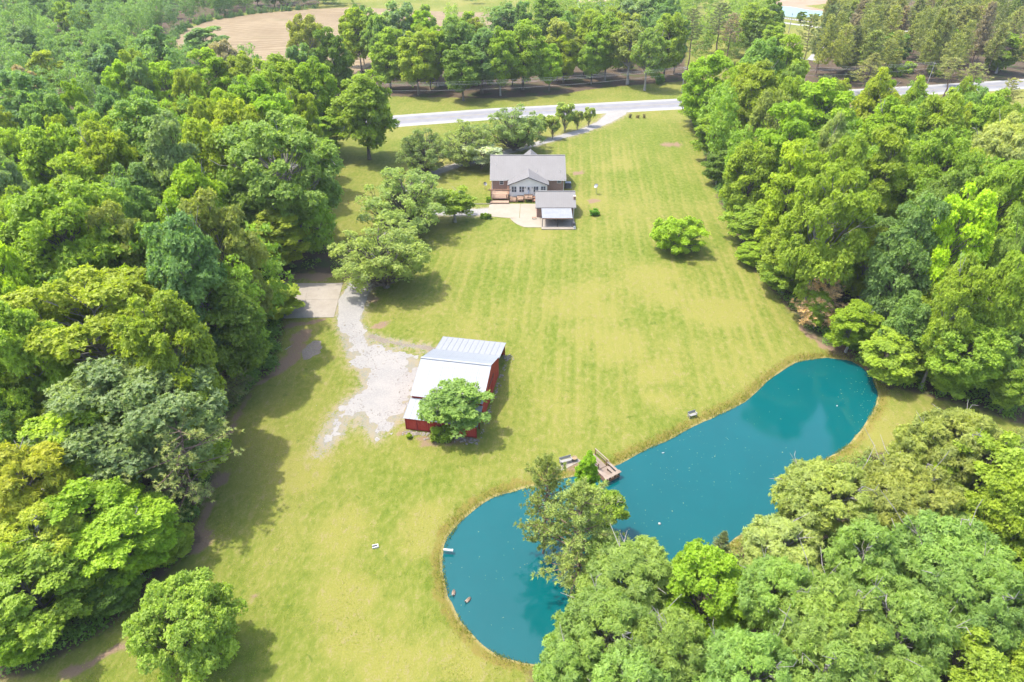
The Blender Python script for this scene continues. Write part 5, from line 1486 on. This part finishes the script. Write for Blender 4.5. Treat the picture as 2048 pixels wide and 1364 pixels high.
# ---- bushes along the wood edges, as one mass of undergrowth
def undergrowth(name, label, edges, n, seed, depth_m=(0.0, 5.0), hmax=2.6, L=0.34, col=(0.055, 0.095, 0.017)):
    r = np.random.default_rng(seed)
    segs = []
    for pts in edges:
        for i in range(len(pts) - 1): segs.append((np.array(pts[i]), np.array(pts[i + 1])))
    ln = np.array([np.linalg.norm(b - a) for a, b in segs])
    nb = n // 110
    si = r.choice(len(segs), nb, p=ln / ln.sum()); t = r.random(nb)
    A = np.array([s[0] for s in segs])[si]; B = np.array([s[1] for s in segs])[si]
    P = A + (B - A) * t[:, None]
    d = unit(B - A); nrm = np.stack([-d[:, 1], d[:, 0]], 1)
    P = P + nrm * r.uniform(*depth_m, nb)[:, None]
    br = r.uniform(0.5, 1.5, nb); bh = r.uniform(0.35, 1.0, nb) * hmax
    k = np.repeat(np.arange(nb), 110); S = len(k)
    dd = rdirs(r, S); dd[:, 2] = np.abs(dd[:, 2])
    q = np.column_stack([P[k, 0], P[k, 1], np.zeros(S)]) + dd * np.column_stack([br[k], br[k], bh[k]]) * (0.6 + 0.5 * r.random((S, 1)))
    A3 = unit(dd + np.array([0, 0, 0.6]) + r.normal(size=(S, 3)) * 0.5)
    ref = rdirs(r, S); l = unit(ref - A3 * (ref * A3).sum(1, keepdims=True) * 0.8)
    nn = unit(A3 - l * (A3 * l).sum(1, keepdims=True))
    LL = L * r.uniform(0.6, 1.3, S)
    me = leaf_mesh(name, q, l, nn, LL, LL * 0.55, 0.5 * r.random(nb)[k] + 0.5 * r.random(S), M['leaf'])
    o = link(name, me); o.color = (*[q * LEAF_GAIN for q in col], 1)
    return tag(o, label, kind='stuff')
EDGE_L = PX([(20,1345),(200,1268),(262,1205),(330,1140),(380,1085),(388,1040),(415,960),(434,880),(450,830),(500,770),(548,735),(560,655),(552,565)])
EDGE_R = PX([(1372,222),(1392,258),(1415,325),(1440,395),(1478,475),(1530,560),(1600,638),(1655,686),(1715,715),(1770,765),(1840,780),(1950,805),(2100,855)])
EDGE_B = PX([(2060,870),(1940,862),(1840,856),(1760,905),(1645,935),(1600,1003),(1560,1042),(1480,1092),(1400,1137),(1300,1160)])
undergrowth('undergrowth', 'low green undergrowth along the edge of the left wood', [EDGE_L], 46000, 41, (0.0, 6.0))
undergrowth('undergrowth', 'low green undergrowth along the edge of the right wood', [EDGE_R], 46000, 42, (0.0, 6.0), col=(0.06, 0.105, 0.018))
def floor_brush(name, label, polys, n, seed, col):
    r = np.random.default_rng(seed); P = []
    while len(P) < n:
        poly = polys[int(r.integers(len(polys)))]; xs = [q[0] for q in poly]; ys = [q[1] for q in poly]
        x, y = r.uniform(max(min(xs), -80), min(max(xs), 110)), r.uniform(min(ys), min(max(ys), 150))
        if in_view(x, y, 1, 30) and sdf_poly(np.array([x]), np.array([y]), poly)[0] > .5: P.append((x, y))
    P = np.array(P); k = np.repeat(np.arange(n), 70); S = len(k)
    dd = rdirs(r, S); dd[:, 2] = np.abs(dd[:, 2]); br = r.uniform(.5, 1.6, n); bh = r.uniform(.5, 2.6, n)
    q = np.column_stack([P[k], np.zeros(S)]) + dd * np.column_stack([br[k], br[k], bh[k]]) * (.5 + .6 * r.random((S, 1)))
    A3 = unit(dd + np.array([0, 0, .6]) + r.normal(size=(S, 3)) * .5); ref = rdirs(r, S)
    l = unit(ref - A3 * (ref * A3).sum(1, keepdims=True) * .8); nn = unit(A3 - l * (A3 * l).sum(1, keepdims=True))
    LL = .42 * r.uniform(.6, 1.3, S)
    o = link(name, leaf_mesh(name, q, l, nn, LL, LL * .55, .5 * r.random(n)[k] + .5 * r.random(S), M['leaf'])); o.color = (*[z * LEAF_GAIN for z in col], 1)
    tag(o, label, kind='stuff')
floor_brush('brush', 'low green brush on the floor of the near woods', [FOREST_L, FOREST_R, FOREST_B], 1100, 44, (.062, .10, .018))
undergrowth('undergrowth', 'green brush along the far edge of the ploughed field', [PX([(344,84),(372,58),(420,41),(520,26),(640,17)])], 16000, 45, (-1.0, 3.5), 4.5, L=.7, col=(0.05, 0.085, 0.025))
undergrowth('undergrowth', 'low brush along the edge of the lower right wood', [EDGE_B], 16000, 43, (0.0, 4.0), 1.8, col=(0.09, 0.105, 0.03))
HAZE = 0.00009
# ================================================================ POND SIDE
# ---- dock: frame along its own axis, from the bank out over the water
dz = 0.55
A_ = Vector(G(1209.8, 957, dz)); B_ = Vector(G(1241, 943, dz)); C_ = Vector(G(1218, 923.6, dz)); D_ = Vector(G(1189, 936, dz))
front_mid = (A_ + B_) / 2; back_mid = (C_ + D_) / 2
ax_d = (front_mid - back_mid).normalized(); DL = (front_mid - back_mid).length; DW = ((B_ - A_).length + (C_ - D_).length) / 2
DANG = math.atan2(ax_d.y, ax_d.x)
print('DOCK', DL, DW, math.degrees(DANG), tuple(back_mid))
dock = empty('dock', (back_mid.x, back_mid.y, 0), DANG, 'small weathered wooden dock with rails reaching over the pond', 'dock')
fz = -0.12; L_, W_ = DL, DW / 2
fr = MB()
for y in (-W_ + .1, 0, W_ - .1): fr.bar((-1.2, y, fz - .16), (L_, y, fz - .16), .08, .18)
fr.bar((L_ - .05, -W_, fz - .16), (L_ - .05, W_, fz - .16), .08, .2)
fr.build('frame', M['dock_dark'], dock)
k = int((L_ + .02) / .155)
bm_ = MB().box(0, -W_ + .03, 0, .145, W_ - .03, .035).data('board', M['dock'])
for i in range(k):
    o = link('board', bm_, dock); o.location = (i * .155, 0, fz - .05 + (i % 3) * .003)
ramp = MB().bar((-2.7, -.35, .02), (0, -.35, fz - .02), .10, .12).bar((-2.7, .75, .02), (0, .75, fz - .02), .10, .12).build('ramp', M['dock_dark'], dock)
rb = MB().box(-.07, -.45, 0, .07, .85, .035).data('ramp_board', M['dock'])
for i in range(17):
    o = link('ramp_board', rb, ramp); t = (i + .5) / 17; o.location = (-2.7 + 2.7 * t, 0, .085 + (fz - .02 - .02) * t)
def post(x, y, z0, z1, w=.12, mat='dock_dark'): return MB().box(x - w / 2, y - w / 2, z0, x + w / 2, y + w / 2, z1).build('post', M[mat], dock)
# perimeter counter: wide flat boards on posts, slats below
for y in (-W_, W_):
    for x in (0.1, L_ / 2, L_ - .06): post(x, y * .97, -1.6, dz - .05)
    MB().box(-.05, min(y, y * .72), dz - .048, L_ + .2, max(y, y * .72) , dz).build('rail_top', M['dock'], dock)
    for zz in (0.02, .2, .36): MB().bar((.1, y * .985, zz), (L_ - .1, y * .985, zz), .03, .09).build('rail_slat', M['dock_dark'], dock)
MB().box(L_ - .28, -W_ - .1, dz + .001, L_ + .22, W_ + .1, dz + .046).build('rail_top', M['dock'], dock)
for y in np.linspace(-W_ + .15, W_ - .15, 9): MB().bar((L_ - .02, y, fz), (L_ - .02, y, dz - .05), .09, .03).build('rail_slat', M['dock_dark'], dock)
for y in (-W_ / 3, W_ / 3): post(L_ - .05, y, -1.6, dz - .05)
MB().bar((L_ + .04, -W_, fz - .33), (L_ + .04, W_, fz - .33), .06, .22).build('skirt', M['dock'], dock)
# inner bench along the right side and the hand rails of the ramp
MB().box(.5, W_ * .30, .28, L_ - .3, W_ * .66, .325).build('bench_seat', M['dock'], dock)
for x in (.7, L_ - .5): MB().box(x - .05, W_ * .33, fz, x + .05, W_ * .6, .28).build('bench_leg', M['dock_dark'], dock)
for y, x0 in ((.95, -2.5), (-.52, -1.4)):
    for x in (x0, -.1): MB().box(x - .055, y - .055, -.2, x + .055, y + .055, 1.02).build('post', M['dock_dark'], dock)
    MB().bar((x0 - .15, y, 1.05), (.25, y, 1.05), .16, .05).build('hand_rail', M['dock'], dock)
    MB().bar((x0, y, .55), (-.1, y, .55), .04, .12).build('mid_rail', M['dock'], dock)

def bench(name, px, py, rz, label, wide, mat, back_h=.85, slats=5, group='benches by the pond'):
    x, y = G(px, py); t = empty(name, (x, y, .0), rz, label, 'bench', group); h = wide / 2
    for i in range(slats): MB().box(-h, -.24 + i * .098, .42, h, -.155 + i * .098, .45).build('seat_slat', mat, t)
    for i in range(4): MB().hexa([(-h, .26 + i * .03, .50 + i * .1), (h, .26 + i * .03, .50 + i * .1), (h, .285 + i * .03, .50 + i * .1), (-h, .285 + i * .03, .50 + i * .1)],
                                 [(-h, .285 + i * .03, .585 + i * .1), (h, .285 + i * .03, .585 + i * .1), (h, .31 + i * .03, .585 + i * .1), (-h, .31 + i * .03, .585 + i * .1)]).build('back_slat', mat, t)
    for s in (-1, 1):
        u = s * (h - .06)
        MB().box(u - .04, -.24, 0, u + .04, -.16, .62).build('leg', mat, t)
        MB().bar((u, .22, 0), (u, .40, .92), .08, .07, up=(1, 0, 0)).build('leg', mat, t)
        MB().box(u - .05, -.30, .622, u + .05, .34, .66).build('armrest', mat, t)
        MB().box(u - .03, -.2, .36, u + .03, .24, .418).build('seat_rail', mat, t)
    return t
bench('garden_bench', 1131.5, 926, math.radians(21), 'grey slatted bench on the concrete strip beside the tub', 1.75, M['grey_wood']).location.z = .07
bench('garden_bench', 1384.5, 833.5, math.radians(24), 'small pale bench alone on the bank looking over the pond', 1.35, M['grey_wood'])
st = [G(1108, 938), G(1118, 944.5), G(1163, 922), G(1151, 915)]
cx_ = sum(p[0] for p in st) / 4; cy_ = sum(p[1] for p in st) / 4
strip = empty('concrete_strip', (cx_, cy_, 0), 0, 'narrow concrete strip under the bench and tub by the pond', 'concrete strip'); strip['kind'] = 'structure'
for i in range(3):
    a0, a1 = i / 3 + .004, (i + 1) / 3 - .004
    q = [lerp2(st[1], st[2], a0), lerp2(st[1], st[2], a1), lerp2(st[0], st[3], a1), lerp2(st[0], st[3], a0)]
    m = MB(); m.prism([(p[0] - cx_, p[1] - cy_) for p in q], 0, .06); m.build('slab', M['concrete_old'], strip)
x, y = G(1148.5, 921)
tub = empty('planter_tub', (x, y, .061), 0, 'round pale wooden tub of brown soil beside the grey slatted bench', 'planter')
n = 14
for k in range(n):
    a0, a1 = 2 * math.pi * (k + .03) / n, 2 * math.pi * (k + .97) / n
    def q(a, r, z): return (r * math.cos(a), r * math.sin(a), z)
    MB().hexa([q(a0, .27, 0), q(a0, .30, 0), q(a1, .30, 0), q(a1, .27, 0)], [q(a0, .355, .5), q(a0, .40, .5), q(a1, .40, .5), q(a1, .355, .5)]).build('stave', M['plain_wood'], tub)
for z, r in ((.1, .325), (.38, .388)):
    m = MB(); n2 = 24; vs = []; fs = []
    for k in range(n2):
        a = 2 * math.pi * k / n2
        for rr, zz in ((r, z), (r + .012, z), (r + .018, z + .05), (r + .006, z + .05)): vs.append((rr * math.cos(a), rr * math.sin(a), zz))
    for k in range(n2):
        k2 = (k + 1) % n2
        for j in range(4): fs.append((k*4+j, k2*4+j, k2*4+(j+1)%4, k*4+(j+1)%4))
    m.add(vs, fs); m.build('hoop', M['black'], tub)
m = MB(); m.lathe([(.27, .02), (.335, .43), (.15, .46)], (0, 0, 0), 16); m.build('soil', M['soil'], tub)

# ---- outlet pipe and lawn inlet
x, y = G(887, 1099, .1); x2, y2 = G(906, 1101.5, .0)
t = empty('outlet_pipe', (x, y, 0), math.atan2(y2 - y, x2 - x), 'short white pipe poking out of the bank over the pond', 'pipe')
Lp = math.hypot(x2 - x, y2 - y)
m = MB(); m.tube([(0, 0, .10), (Lp, 0, .04)], .15, 16, cap=False); m.tube([(Lp, 0, .04), (0, 0, .10)], .125, 16, cap=False); m.build('pipe', M['pvc'], t, smooth=True)
m = MB(); m.tube([(Lp - .16, 0, .048), (Lp + .005, 0, .042)], .172, 16, cap=False); m.build('collar', M['pvc'], t, smooth=True)
x, y = G(750, 1094)
t = empty('drain_inlet', (x, y, 0), 0.26, 'small white three sided drain frame set in the lawn', 'drain')
MB().box(-.32, .12, .0, .30, .24, .22).build('side', M['pvc'], t); MB().box(-.32, -.24, 0, .30, -.12, .22).build('side', M['pvc'], t)
MB().box(.301, -.24, 0, .42, .24, .22).build('end', M['pvc'], t); MB().box(-.30, -.119, 0.002, .30, .119, .03).build('mouth', M['black'], t)

# ---- geese
def goose(px, py, rz, label):
    x, y = G(px, py, WATER_Z); t = empty('goose', (x, y, WATER_Z), rz, label, 'goose', 'geese on the pond')
    me = bpy.data.meshes.new('body'); bm = bmesh.new()
    secs = [(-.52, .015, .10, .13), (-.44, .06, .05, .12), (-.30, .14, .11, .08), (-.10, .19, .16, .07), (.10, .185, .165, .07), (.24, .13, .14, .10), (.31, .075, .085, .19), (.345, .05, .055, .30), (.36, .042, .045, .40),
            (.385, .045, .045, .48), (.43, .055, .05, .53), (.49, .042, .04, .535), (.54, .022, .018, .52), (.60, .010, .010, .51)]
    prev = None
    for i, (cx, ry, rzz, cz) in enumerate(secs):
        tilt = 0 if i < 5 else (1.0 if 6 <= i <= 8 else .5)
        ring = []
        for k in range(12):
            a = 2 * math.pi * k / 12; up = math.sin(a) * rzz
            ring.append(bm.verts.new((cx - up * tilt * .8, math.cos(a) * ry, cz + up * (1 - tilt * .5))))
        if prev:
            for k in range(12): bm.faces.new((prev[k], prev[(k + 1) % 12], ring[(k + 1) % 12], ring[k]))
        else: bm.faces.new(ring[::-1])
        prev = ring
    bm.faces.new(prev)
    bm.normal_update()
    for f in bm.faces:
        c = f.calc_center_median(); f.smooth = True
        f.material_index = 1 if c.x > .27 and c.z > .12 or c.x < -.45 else (2 if c.x > .15 and c.z < .2 else 0)
        if c.x > .52: f.material_index = 1
        if .38 < c.x < .46 and c.z < .52: f.material_index = 2
    bm.to_mesh(me); bm.free()
    for mm in ('goose_brown', 'black', 'goose_pale'): me.materials.append(M[mm])
    link('body', me, t)
    for s in (-1, 1):
        m = MB()
        rows = [(-.50, .05, .20), (-.30, .15, .23), (-.05, .195, .19), (.16, .17, .16)]
        vs = []; fs = []
        for (xx, yy, zz) in rows: vs += [(xx, s * (yy * .35), zz + .035), (xx, s * (yy * .85), zz + .005), (xx, s * (yy + .012), zz - .06)]
        for i in range(3):
            for j in range(2): fs.append((i*3+j, i*3+j+1, (i+1)*3+j+1, (i+1)*3+j))
        m.add(vs, fs); m.build('wing', M['goose_brown'], t, smooth=True)
    return t
M['goose_brown'] = worn('goose_feathers', (0.16, 0.11, 0.075), (0.30, 0.225, 0.165), 6, .8, .2, bump=.2, fine=30, stretch=(.4, 1.5, 1))
M['goose_pale'] = worn('pale_feathers', (0.52, 0.46, 0.38), (0.62, 0.57, 0.50), 6, .8, .2, bump=.1)
goose(907, 1188, math.radians(-94), 'brown goose nearest the pond bank swimming straight down the pond')
goose(935, 1202, math.radians(-130), 'brown goose right of the other swimming at a slant')

# ---- things afloat
M['orb'] = worn('white_float', (0.40, 0.40, 0.38), (0.46, 0.46, 0.44), 3, .5, .4, bump=0)
for px, py, r, lb, nm in ((1319, 1048, .17, 'white ball floating in the open middle of the pond', 'float'), (1674, 812, .11, 'small white float at the right end of the pond', 'float')):
    x, y = G(px, py, WATER_Z); t = empty(nm, (x, y, WATER_Z), 0, lb, 'float')
    m = MB(); m.lathe([(r * math.sin(a), -r * math.cos(a)) for a in np.linspace(.12, math.pi - .12, 9)], (0, 0, r * .35), 14); m.build('ball', M['orb'], t, smooth=True)
    m = MB(); m.tube([(0, 0, r * 1.3), (0, 0, r * 1.7)], r * .16, 8); m.build('ring', M['black'], t)
x, y = G(1326, 906, WATER_Z); t = empty('bottle', (x, y, WATER_Z), .3, 'white bottle floating near the lawn side of the pond', 'bottle')
m = MB(); m.tube([(-.17, 0, .03), (.10, 0, .03), (.15, 0, .03), (.20, 0, .03)], [.075, .075, .03, .03], 10); m.build('body', M['orb'], t)
m = MB(); m.tube([(.20, 0, .03), (.235, 0, .03)], .036, 8); m.build('cap', M['grey_metal'], t)
def floating(n, seed):
    r = np.random.default_rng(seed); P = []
    cl = [(1350, 985, 70, 40), (1600, 770, 60, 35), (1500, 900, 60, 40), (1400, 900, 60, 30), (1690, 760, 40, 30), (1320, 1000, 50, 60), (1730, 800, 14, 30), (980, 1180, 60, 60)]
    while len(P) < n:
        c = cl[r.integers(len(cl))] if r.random() < .75 else (1400, 950, 300, 200)
        x, y = G(c[0] + r.normal() * c[2], c[1] + r.normal() * c[3], WATER_Z)
        if sdf_poly(np.array([x]), np.array([y]), POND)[0] > .3: P.append((x, y, WATER_Z + .006))
    P = np.array(P); a = r.uniform(0, 6.28, n); l = np.column_stack([np.cos(a), np.sin(a), np.zeros(n)])
    s = r.uniform(.05, .16, n) * np.where(r.random(n) < .1, 1.8, 1)
    nn = np.tile([0, 0, 1.0], (n, 1))
    me = leaf_mesh('floating_leaves', P, l, nn, s, s * r.uniform(.3, .7, n), r.random(n), M['leaf'], 0.05)
    o = link('floating_leaves', me); o.color = (.36, .34, .20, 1)
    tag(o, 'scattered pale leaves and petals floating on the pond', kind='stuff')
floating(280, 77)

# ---- grass and weeds along the water's edge
def fringe(n, seed):
    r = np.random.default_rng(seed); pts = np.array(POND + [POND[0]]); seg = np.diff(pts, axis=0); ln = np.linalg.norm(seg, axis=1)
    k = r.choice(len(seg), n, p=ln / ln.sum()); t = r.random(n)
    P = pts[k] + seg[k] * t[:, None]; d = seg[k] / ln[k][:, None]; out = np.column_stack([-d[:, 1], d[:, 0]])
    s = np.sign(sdf_poly(*(P + out * .5).T, POND)); out = out * -s[:, None]
    off = np.abs(r.normal(size=n)) * .75 - .15
    dens = fnoise(P[:, 0], P[:, 1], 2.5, 3)
    keep = dens + r.normal(size=n) * .25 > -.15
    P = (P + out * off[:, None])[keep]; off = off[keep]; n = len(P)
    z = np.clip((off - 1.2) * .375, -.5, 0)
    base = np.column_stack([P, z]); l = unit(np.column_stack([r.normal(size=(n, 2)) * .45, np.ones(n)]))
    nn = unit(np.cross(l, rdirs(r, n)))
    H_g = r.uniform(.16, .48, n)
    me = leaf_mesh('bank_grass', base, l, nn, H_g, .05 + .05 * r.random(n), r.random(n), M['leaf'], .05)
    o = link('bank_grass', me); o.color = (.19, .205, .03, 1)
    tag(o, 'tawny uncut grass fringe around the edge of the pond', kind='stuff')
fringe(16000, 78)
def tufts(n, seed):
    """short uneven turf over the nearer lawn"""
    r = np.random.default_rng(seed)
    Q = []
    while sum(len(q) for q in Q) < n:
        x = r.uniform(-45, 62, n); y = 38 + 92 * r.random(n) ** 1.4
        inp = np.ones(n, bool)
        for p in (FOREST_L, FOREST_R, FOREST_B): inp &= sdf_poly(x, y, p) < 1.5
        inp &= sdf_poly(x, y, POND) < -.9
        inp &= drive_fn(x, y) < -.1
        bu = (x - BO.x) * cB + (y - BO.y) * sB; bv = -(x - BO.x) * sB + (y - BO.y) * cB
        inp &= ~((bu > -.6) & (bu < BW + .6) & (bv > -.8) & (bv < VB + .5))
        inp &= fnoise(x, y, 3.0, 61, 4) + .3 * fnoise(x, y, .8, 62) + r.normal(size=n) * .12 > .12
        Q.append(np.column_stack([x, y])[inp])
    P = np.concatenate(Q)[:n]
    base = np.column_stack([P, np.full(n, -.01)]); l = unit(np.column_stack([r.normal(size=(n, 2)) * .8, np.ones(n)]))
    nn = unit(np.cross(l, rdirs(r, n)))
    me = leaf_mesh('grass', base, l, nn, r.uniform(.06, .16, n), r.uniform(.05, .11, n), r.random(n), M['leaf'], .05)
    o = link('grass', me); o.color = (.20, .25, .03, 1)
    tag(o, 'denser green grass tufts scattered over the lawn', kind='stuff')
tufts(34000, 79)

# ---- bushes
BU = 'bushes around the house'
def bush(px, py, w, h, col, label, group=BU, proto='bush'):
    x, y = G(px, py); R = w / 2 * depth_of(x, y, 0) / FPX
    return plant(proto, x, y, R, h, col, label, 'bush', group)
bush(977, 405, 11, 1.5, 'grn', 'small round green bush beside the deck')
bush(968, 437, 15, 1.3, 'grn', 'low green bush left of the patio corner')
bush(978, 437, 11, 1.2, 'dk', 'dark green bush at the patio corner')
bush(1188, 430, 20, 1.5, (.06, .13, .012), 'bright green bush on the lawn right of the outbuilding')
bush(1260, 236, 6, 1.4, 'dry', 'left of three small brown shrubs by the drive mouth', 'shrubs by the drive mouth')
bush(1275, 236, 7, 1.1, 'dry', 'middle of three small brown shrubs by the drive mouth', 'shrubs by the drive mouth')
bush(1288, 236, 6, 1.4, 'dry', 'right of three small brown shrubs by the drive mouth', 'shrubs by the drive mouth')
bush(818, 876, 12, .8, 'yel', 'small yellow weed against the red barn wall', 'bushes by the barn')
bush(885, 878, 46, 2.0, 'grn', 'bushy growth at the foot of the barn tree', 'bushes by the barn')
for px, py, w, h, c, lb in ((1650,166,30,3,'pined','dark bush at the left foot of the pine wood'), (1700,162,26,3.4,'pined','second dark bush at the foot of the pine wood'), (1745,160,26,3,'pined','dark bush under the middle of the pine wood'),
                         (1790,152,30,4.5,'grn','bright green bush under the pine wood'), (1815,146,26,4.5,'lime','lime bush under the pine wood'), (1872,150,34,5.5,'grn','big green bush behind the leaning pole'),
                         (1985,140,40,8,'grn','tall green bush at the right end of the pine wood'), (1318,168,20,4,'dk','dark evergreen bush at the end of the roadside row')):
    bush(px, py, w, h, c, lb, 'bushes beyond the road')
# posts, sticks
t = empty('stake', (*G(571, 700), .04), math.radians(58), 'pale stick lying on the bare dirt', 'stick')
m = MB(); m.tube([(0, 0, .03), (.7, .02, .05), (1.5, -.03, .03)], [.05, .045, .03], 6); m.build('stick', M['grey_wood'], t)
x, y = G(697, 408); t = empty('fence_post', (x, y, 0), 0, 'short dark post on the grass left of the wide feathery tree', 'post')
MB().box(-.06, -.06, 0, .06, .06, 1.1).build('post', M['dock_dark'], t); MB().box(-.08, -.08, 1.101, .08, .08, 1.15).build('cap', M['black'], t)

# ================================================================ ROADSIDE
def pole(x, y, h, label, lean=0.0):
    t = empty('utility_pole', (x, y, 0), 0.22, label, 'utility pole', 'utility poles along the road')
    t.rotation_euler = (0, lean, .22)
    m = MB(); m.tube([(0, 0, 0), (0, 0, h)], [.16, .11], 10); m.build('pole', M['grey_wood'], t)
    MB().box(-.06, -1.1, h - .5, .06, 1.1, h - .38).build('crossarm', M['grey_wood'], t)
    for yy in (-1.0, 0, 1.0):
        m = MB(); m.lathe([(.05, 0), (.07, .05), (.04, .16)], (0, yy, h - .379 if yy else h + .0), 8); m.build('insulator', M['grey_metal'], t)
    return t
px_, py_ = G(1854, 169)
rd = (Vector(ROAD[4]) - Vector(ROAD[1])).normalized(); nrm = Vector((-rd.y, rd.x))
p_ref = Vector((px_, py_))
PO = [p_ref, Vector((66.0, 274.5)), Vector((-52.0, 247.0))]
hh = [9.5, 9.5, 9.5]
pole(*PO[0], 8.5, 'grey leaning utility pole standing beyond the right end of road', .06)
pole(*PO[1], 9.5, 'utility pole at the end of the roadside row')
pole(*PO[2], 9.5, 'utility pole at the left end of the roadside row')
wires = empty('power_line', (*PO[1], 0), 0, 'four thin sagging power lines above the far verge', 'power line')
m0 = bpy.data.materials.new('wire'); m0.use_nodes = True; m0.node_tree.nodes['Principled BSDF'].inputs['Base Color'].default_value = (.42, .42, .42, 1)
for off, zz, sag in ((-1.0, 9.1, 1.6), (0, 9.6, 1.3), (1.0, 9.1, 1.7), (-.2, 7.4, 2.0)):
    m = MB()
    for a, b, da, db in ((PO[1], PO[2], 0, 0), (PO[0], PO[1], -1.0, 0)):
        pts = []
        for i in range(15):
            t = i / 14; q = a + (b - a) * t + nrm * off
            pts.append((q.x - PO[1].x, q.y - PO[1].y, zz + da * (1 - t) - sag * 4 * t * (1 - t)))
        m.tube(pts, .016, 4)
    m.build('wire', m0, wires)
# ---- far houses at the top of the view
M['pink_roof'] = worn('pale_red_roof', (0.50, 0.27, 0.23), (0.58, 0.36, 0.31), .4, .6, .4, .1, 0)
M['blue_wall'] = worn('pale_blue_siding', (0.42, 0.48, 0.56), (0.50, 0.56, 0.63), .5, .7, .3, bump=0)
def far_house(px, py, w, d, h, rz, label, ridge=2.6):
    x, y = G(px, py); t = empty('far_house', (x, y, 0), rz, label, 'house', 'far houses')
    m = MB(); m.box(-w/2, -d/2, 0, w/2, d/2, h)
    for s in (-1, 1): m.add([(s*w/2, -d/2, h), (s*w/2, d/2, h), (s*w/2, 0, h + ridge - .1)], [(0, 1, 2)])
    m.build('wall', M['blue_wall'], t)
    for s in (-1, 1): sheet_roof((-w/2 - .5, s*(d/2 + .5), h - .1), (w/2 + .5, s*(d/2 + .5), h - .1), (-w/2 - .5, 0, h + ridge), (w/2 + .5, 0, h + ridge), .9).build('roof', M['pink_roof'], t)
    for i in range(int(w / 3.2)):
        x0 = -w/2 + 1.0 + i * 3.2
        f = MB().box(x0, -d/2 - .06, 1.1, x0 + 1.2, -d/2 - .005, 2.4).build('window', M['white'], t)
        MB().box(x0 + .1, -d/2 - .075, 1.2, x0 + 1.1, -d/2 - .062, 2.3).build('pane', M['glass'], f)
    MB().box(w/2 - 2.2, -d/2 - .05, 0, w/2 - 1.2, -d/2 - .003, 2.1).build('door', M['cedar'], t)
    return t
far_house(1172, 15, 10, 9, 3.4, .1, 'far house with pale red roof and blue grey end at the top')
far_house(1205, 11, 16, 9, 3.2, .1, 'low far wing with pale blue wall behind the left far house')
far_house(1352, 15, 12, 8, 3.0, -.05, 'far white house with red roof above the roadside row')
# ---- post fence along the far lane
A1 = Vector(G(1555, 36.5)); B1 = Vector(G(1596, 41.5))
t = empty('post_fence', (A1.x, A1.y, 0), math.atan2((B1 - A1).y, (B1 - A1).x), 'dark post and rail fence along the far pond track', 'fence')
Lf = (B1 - A1).length; k = 12
for i in range(k + 1): MB().box(Lf*i/k - .08, -.08, 0, Lf*i/k + .08, .08, 1.4).build('post', M['grey_wood'], t)
for zz in (.6, 1.2): MB().bar((0, 0, zz), (Lf, 0, zz), .05, .12).build('rail', M['grey_wood'], t)
x, y = G(1577, 66); t = empty('utility_pole', (x, y, 0), .5, 'thin grey pole on the grass before the far lane', 'utility pole')
m = MB(); m.tube([(0, 0, 0), (0, 0, 10)], [.2, .14], 8); m.build('pole', M['grey_wood'], t); MB().box(-.06, -1, 9.4, .06, 1, 9.55).build('crossarm', M['grey_wood'], t)
# ================================================================ HAZE
hz = MB().box(-600, -30, -3.0, 600, 720, 70)
haze_mat = bpy.data.materials.new('haze'); haze_mat.use_nodes = True
_n = haze_mat.node_tree.nodes; _n.remove(_n['Principled BSDF'])
_v = _n.new('ShaderNodeVolumePrincipled'); _v.inputs['Color'].default_value = (.86, .92, 1.0, 1); _v.inputs['Density'].default_value = HAZE
_v.inputs['Anisotropy'].default_value = 0.0
haze_mat.node_tree.links.new(_v.outputs[0], _n['Material Output'].inputs['Volume'])
tag(hz.build('haze', haze_mat), 'thin pale haze over the far woods and field', kind='stuff')
from collections import Counter as _C
print('KINDS', _C(o.name.split('.')[0] for o in bpy.data.objects if o.parent is None).most_common(8))
print('OBJECTS', len(bpy.data.objects), 'TRIS', sum(len(me.loops) - 2 * len(me.polygons) for me in bpy.data.meshes))
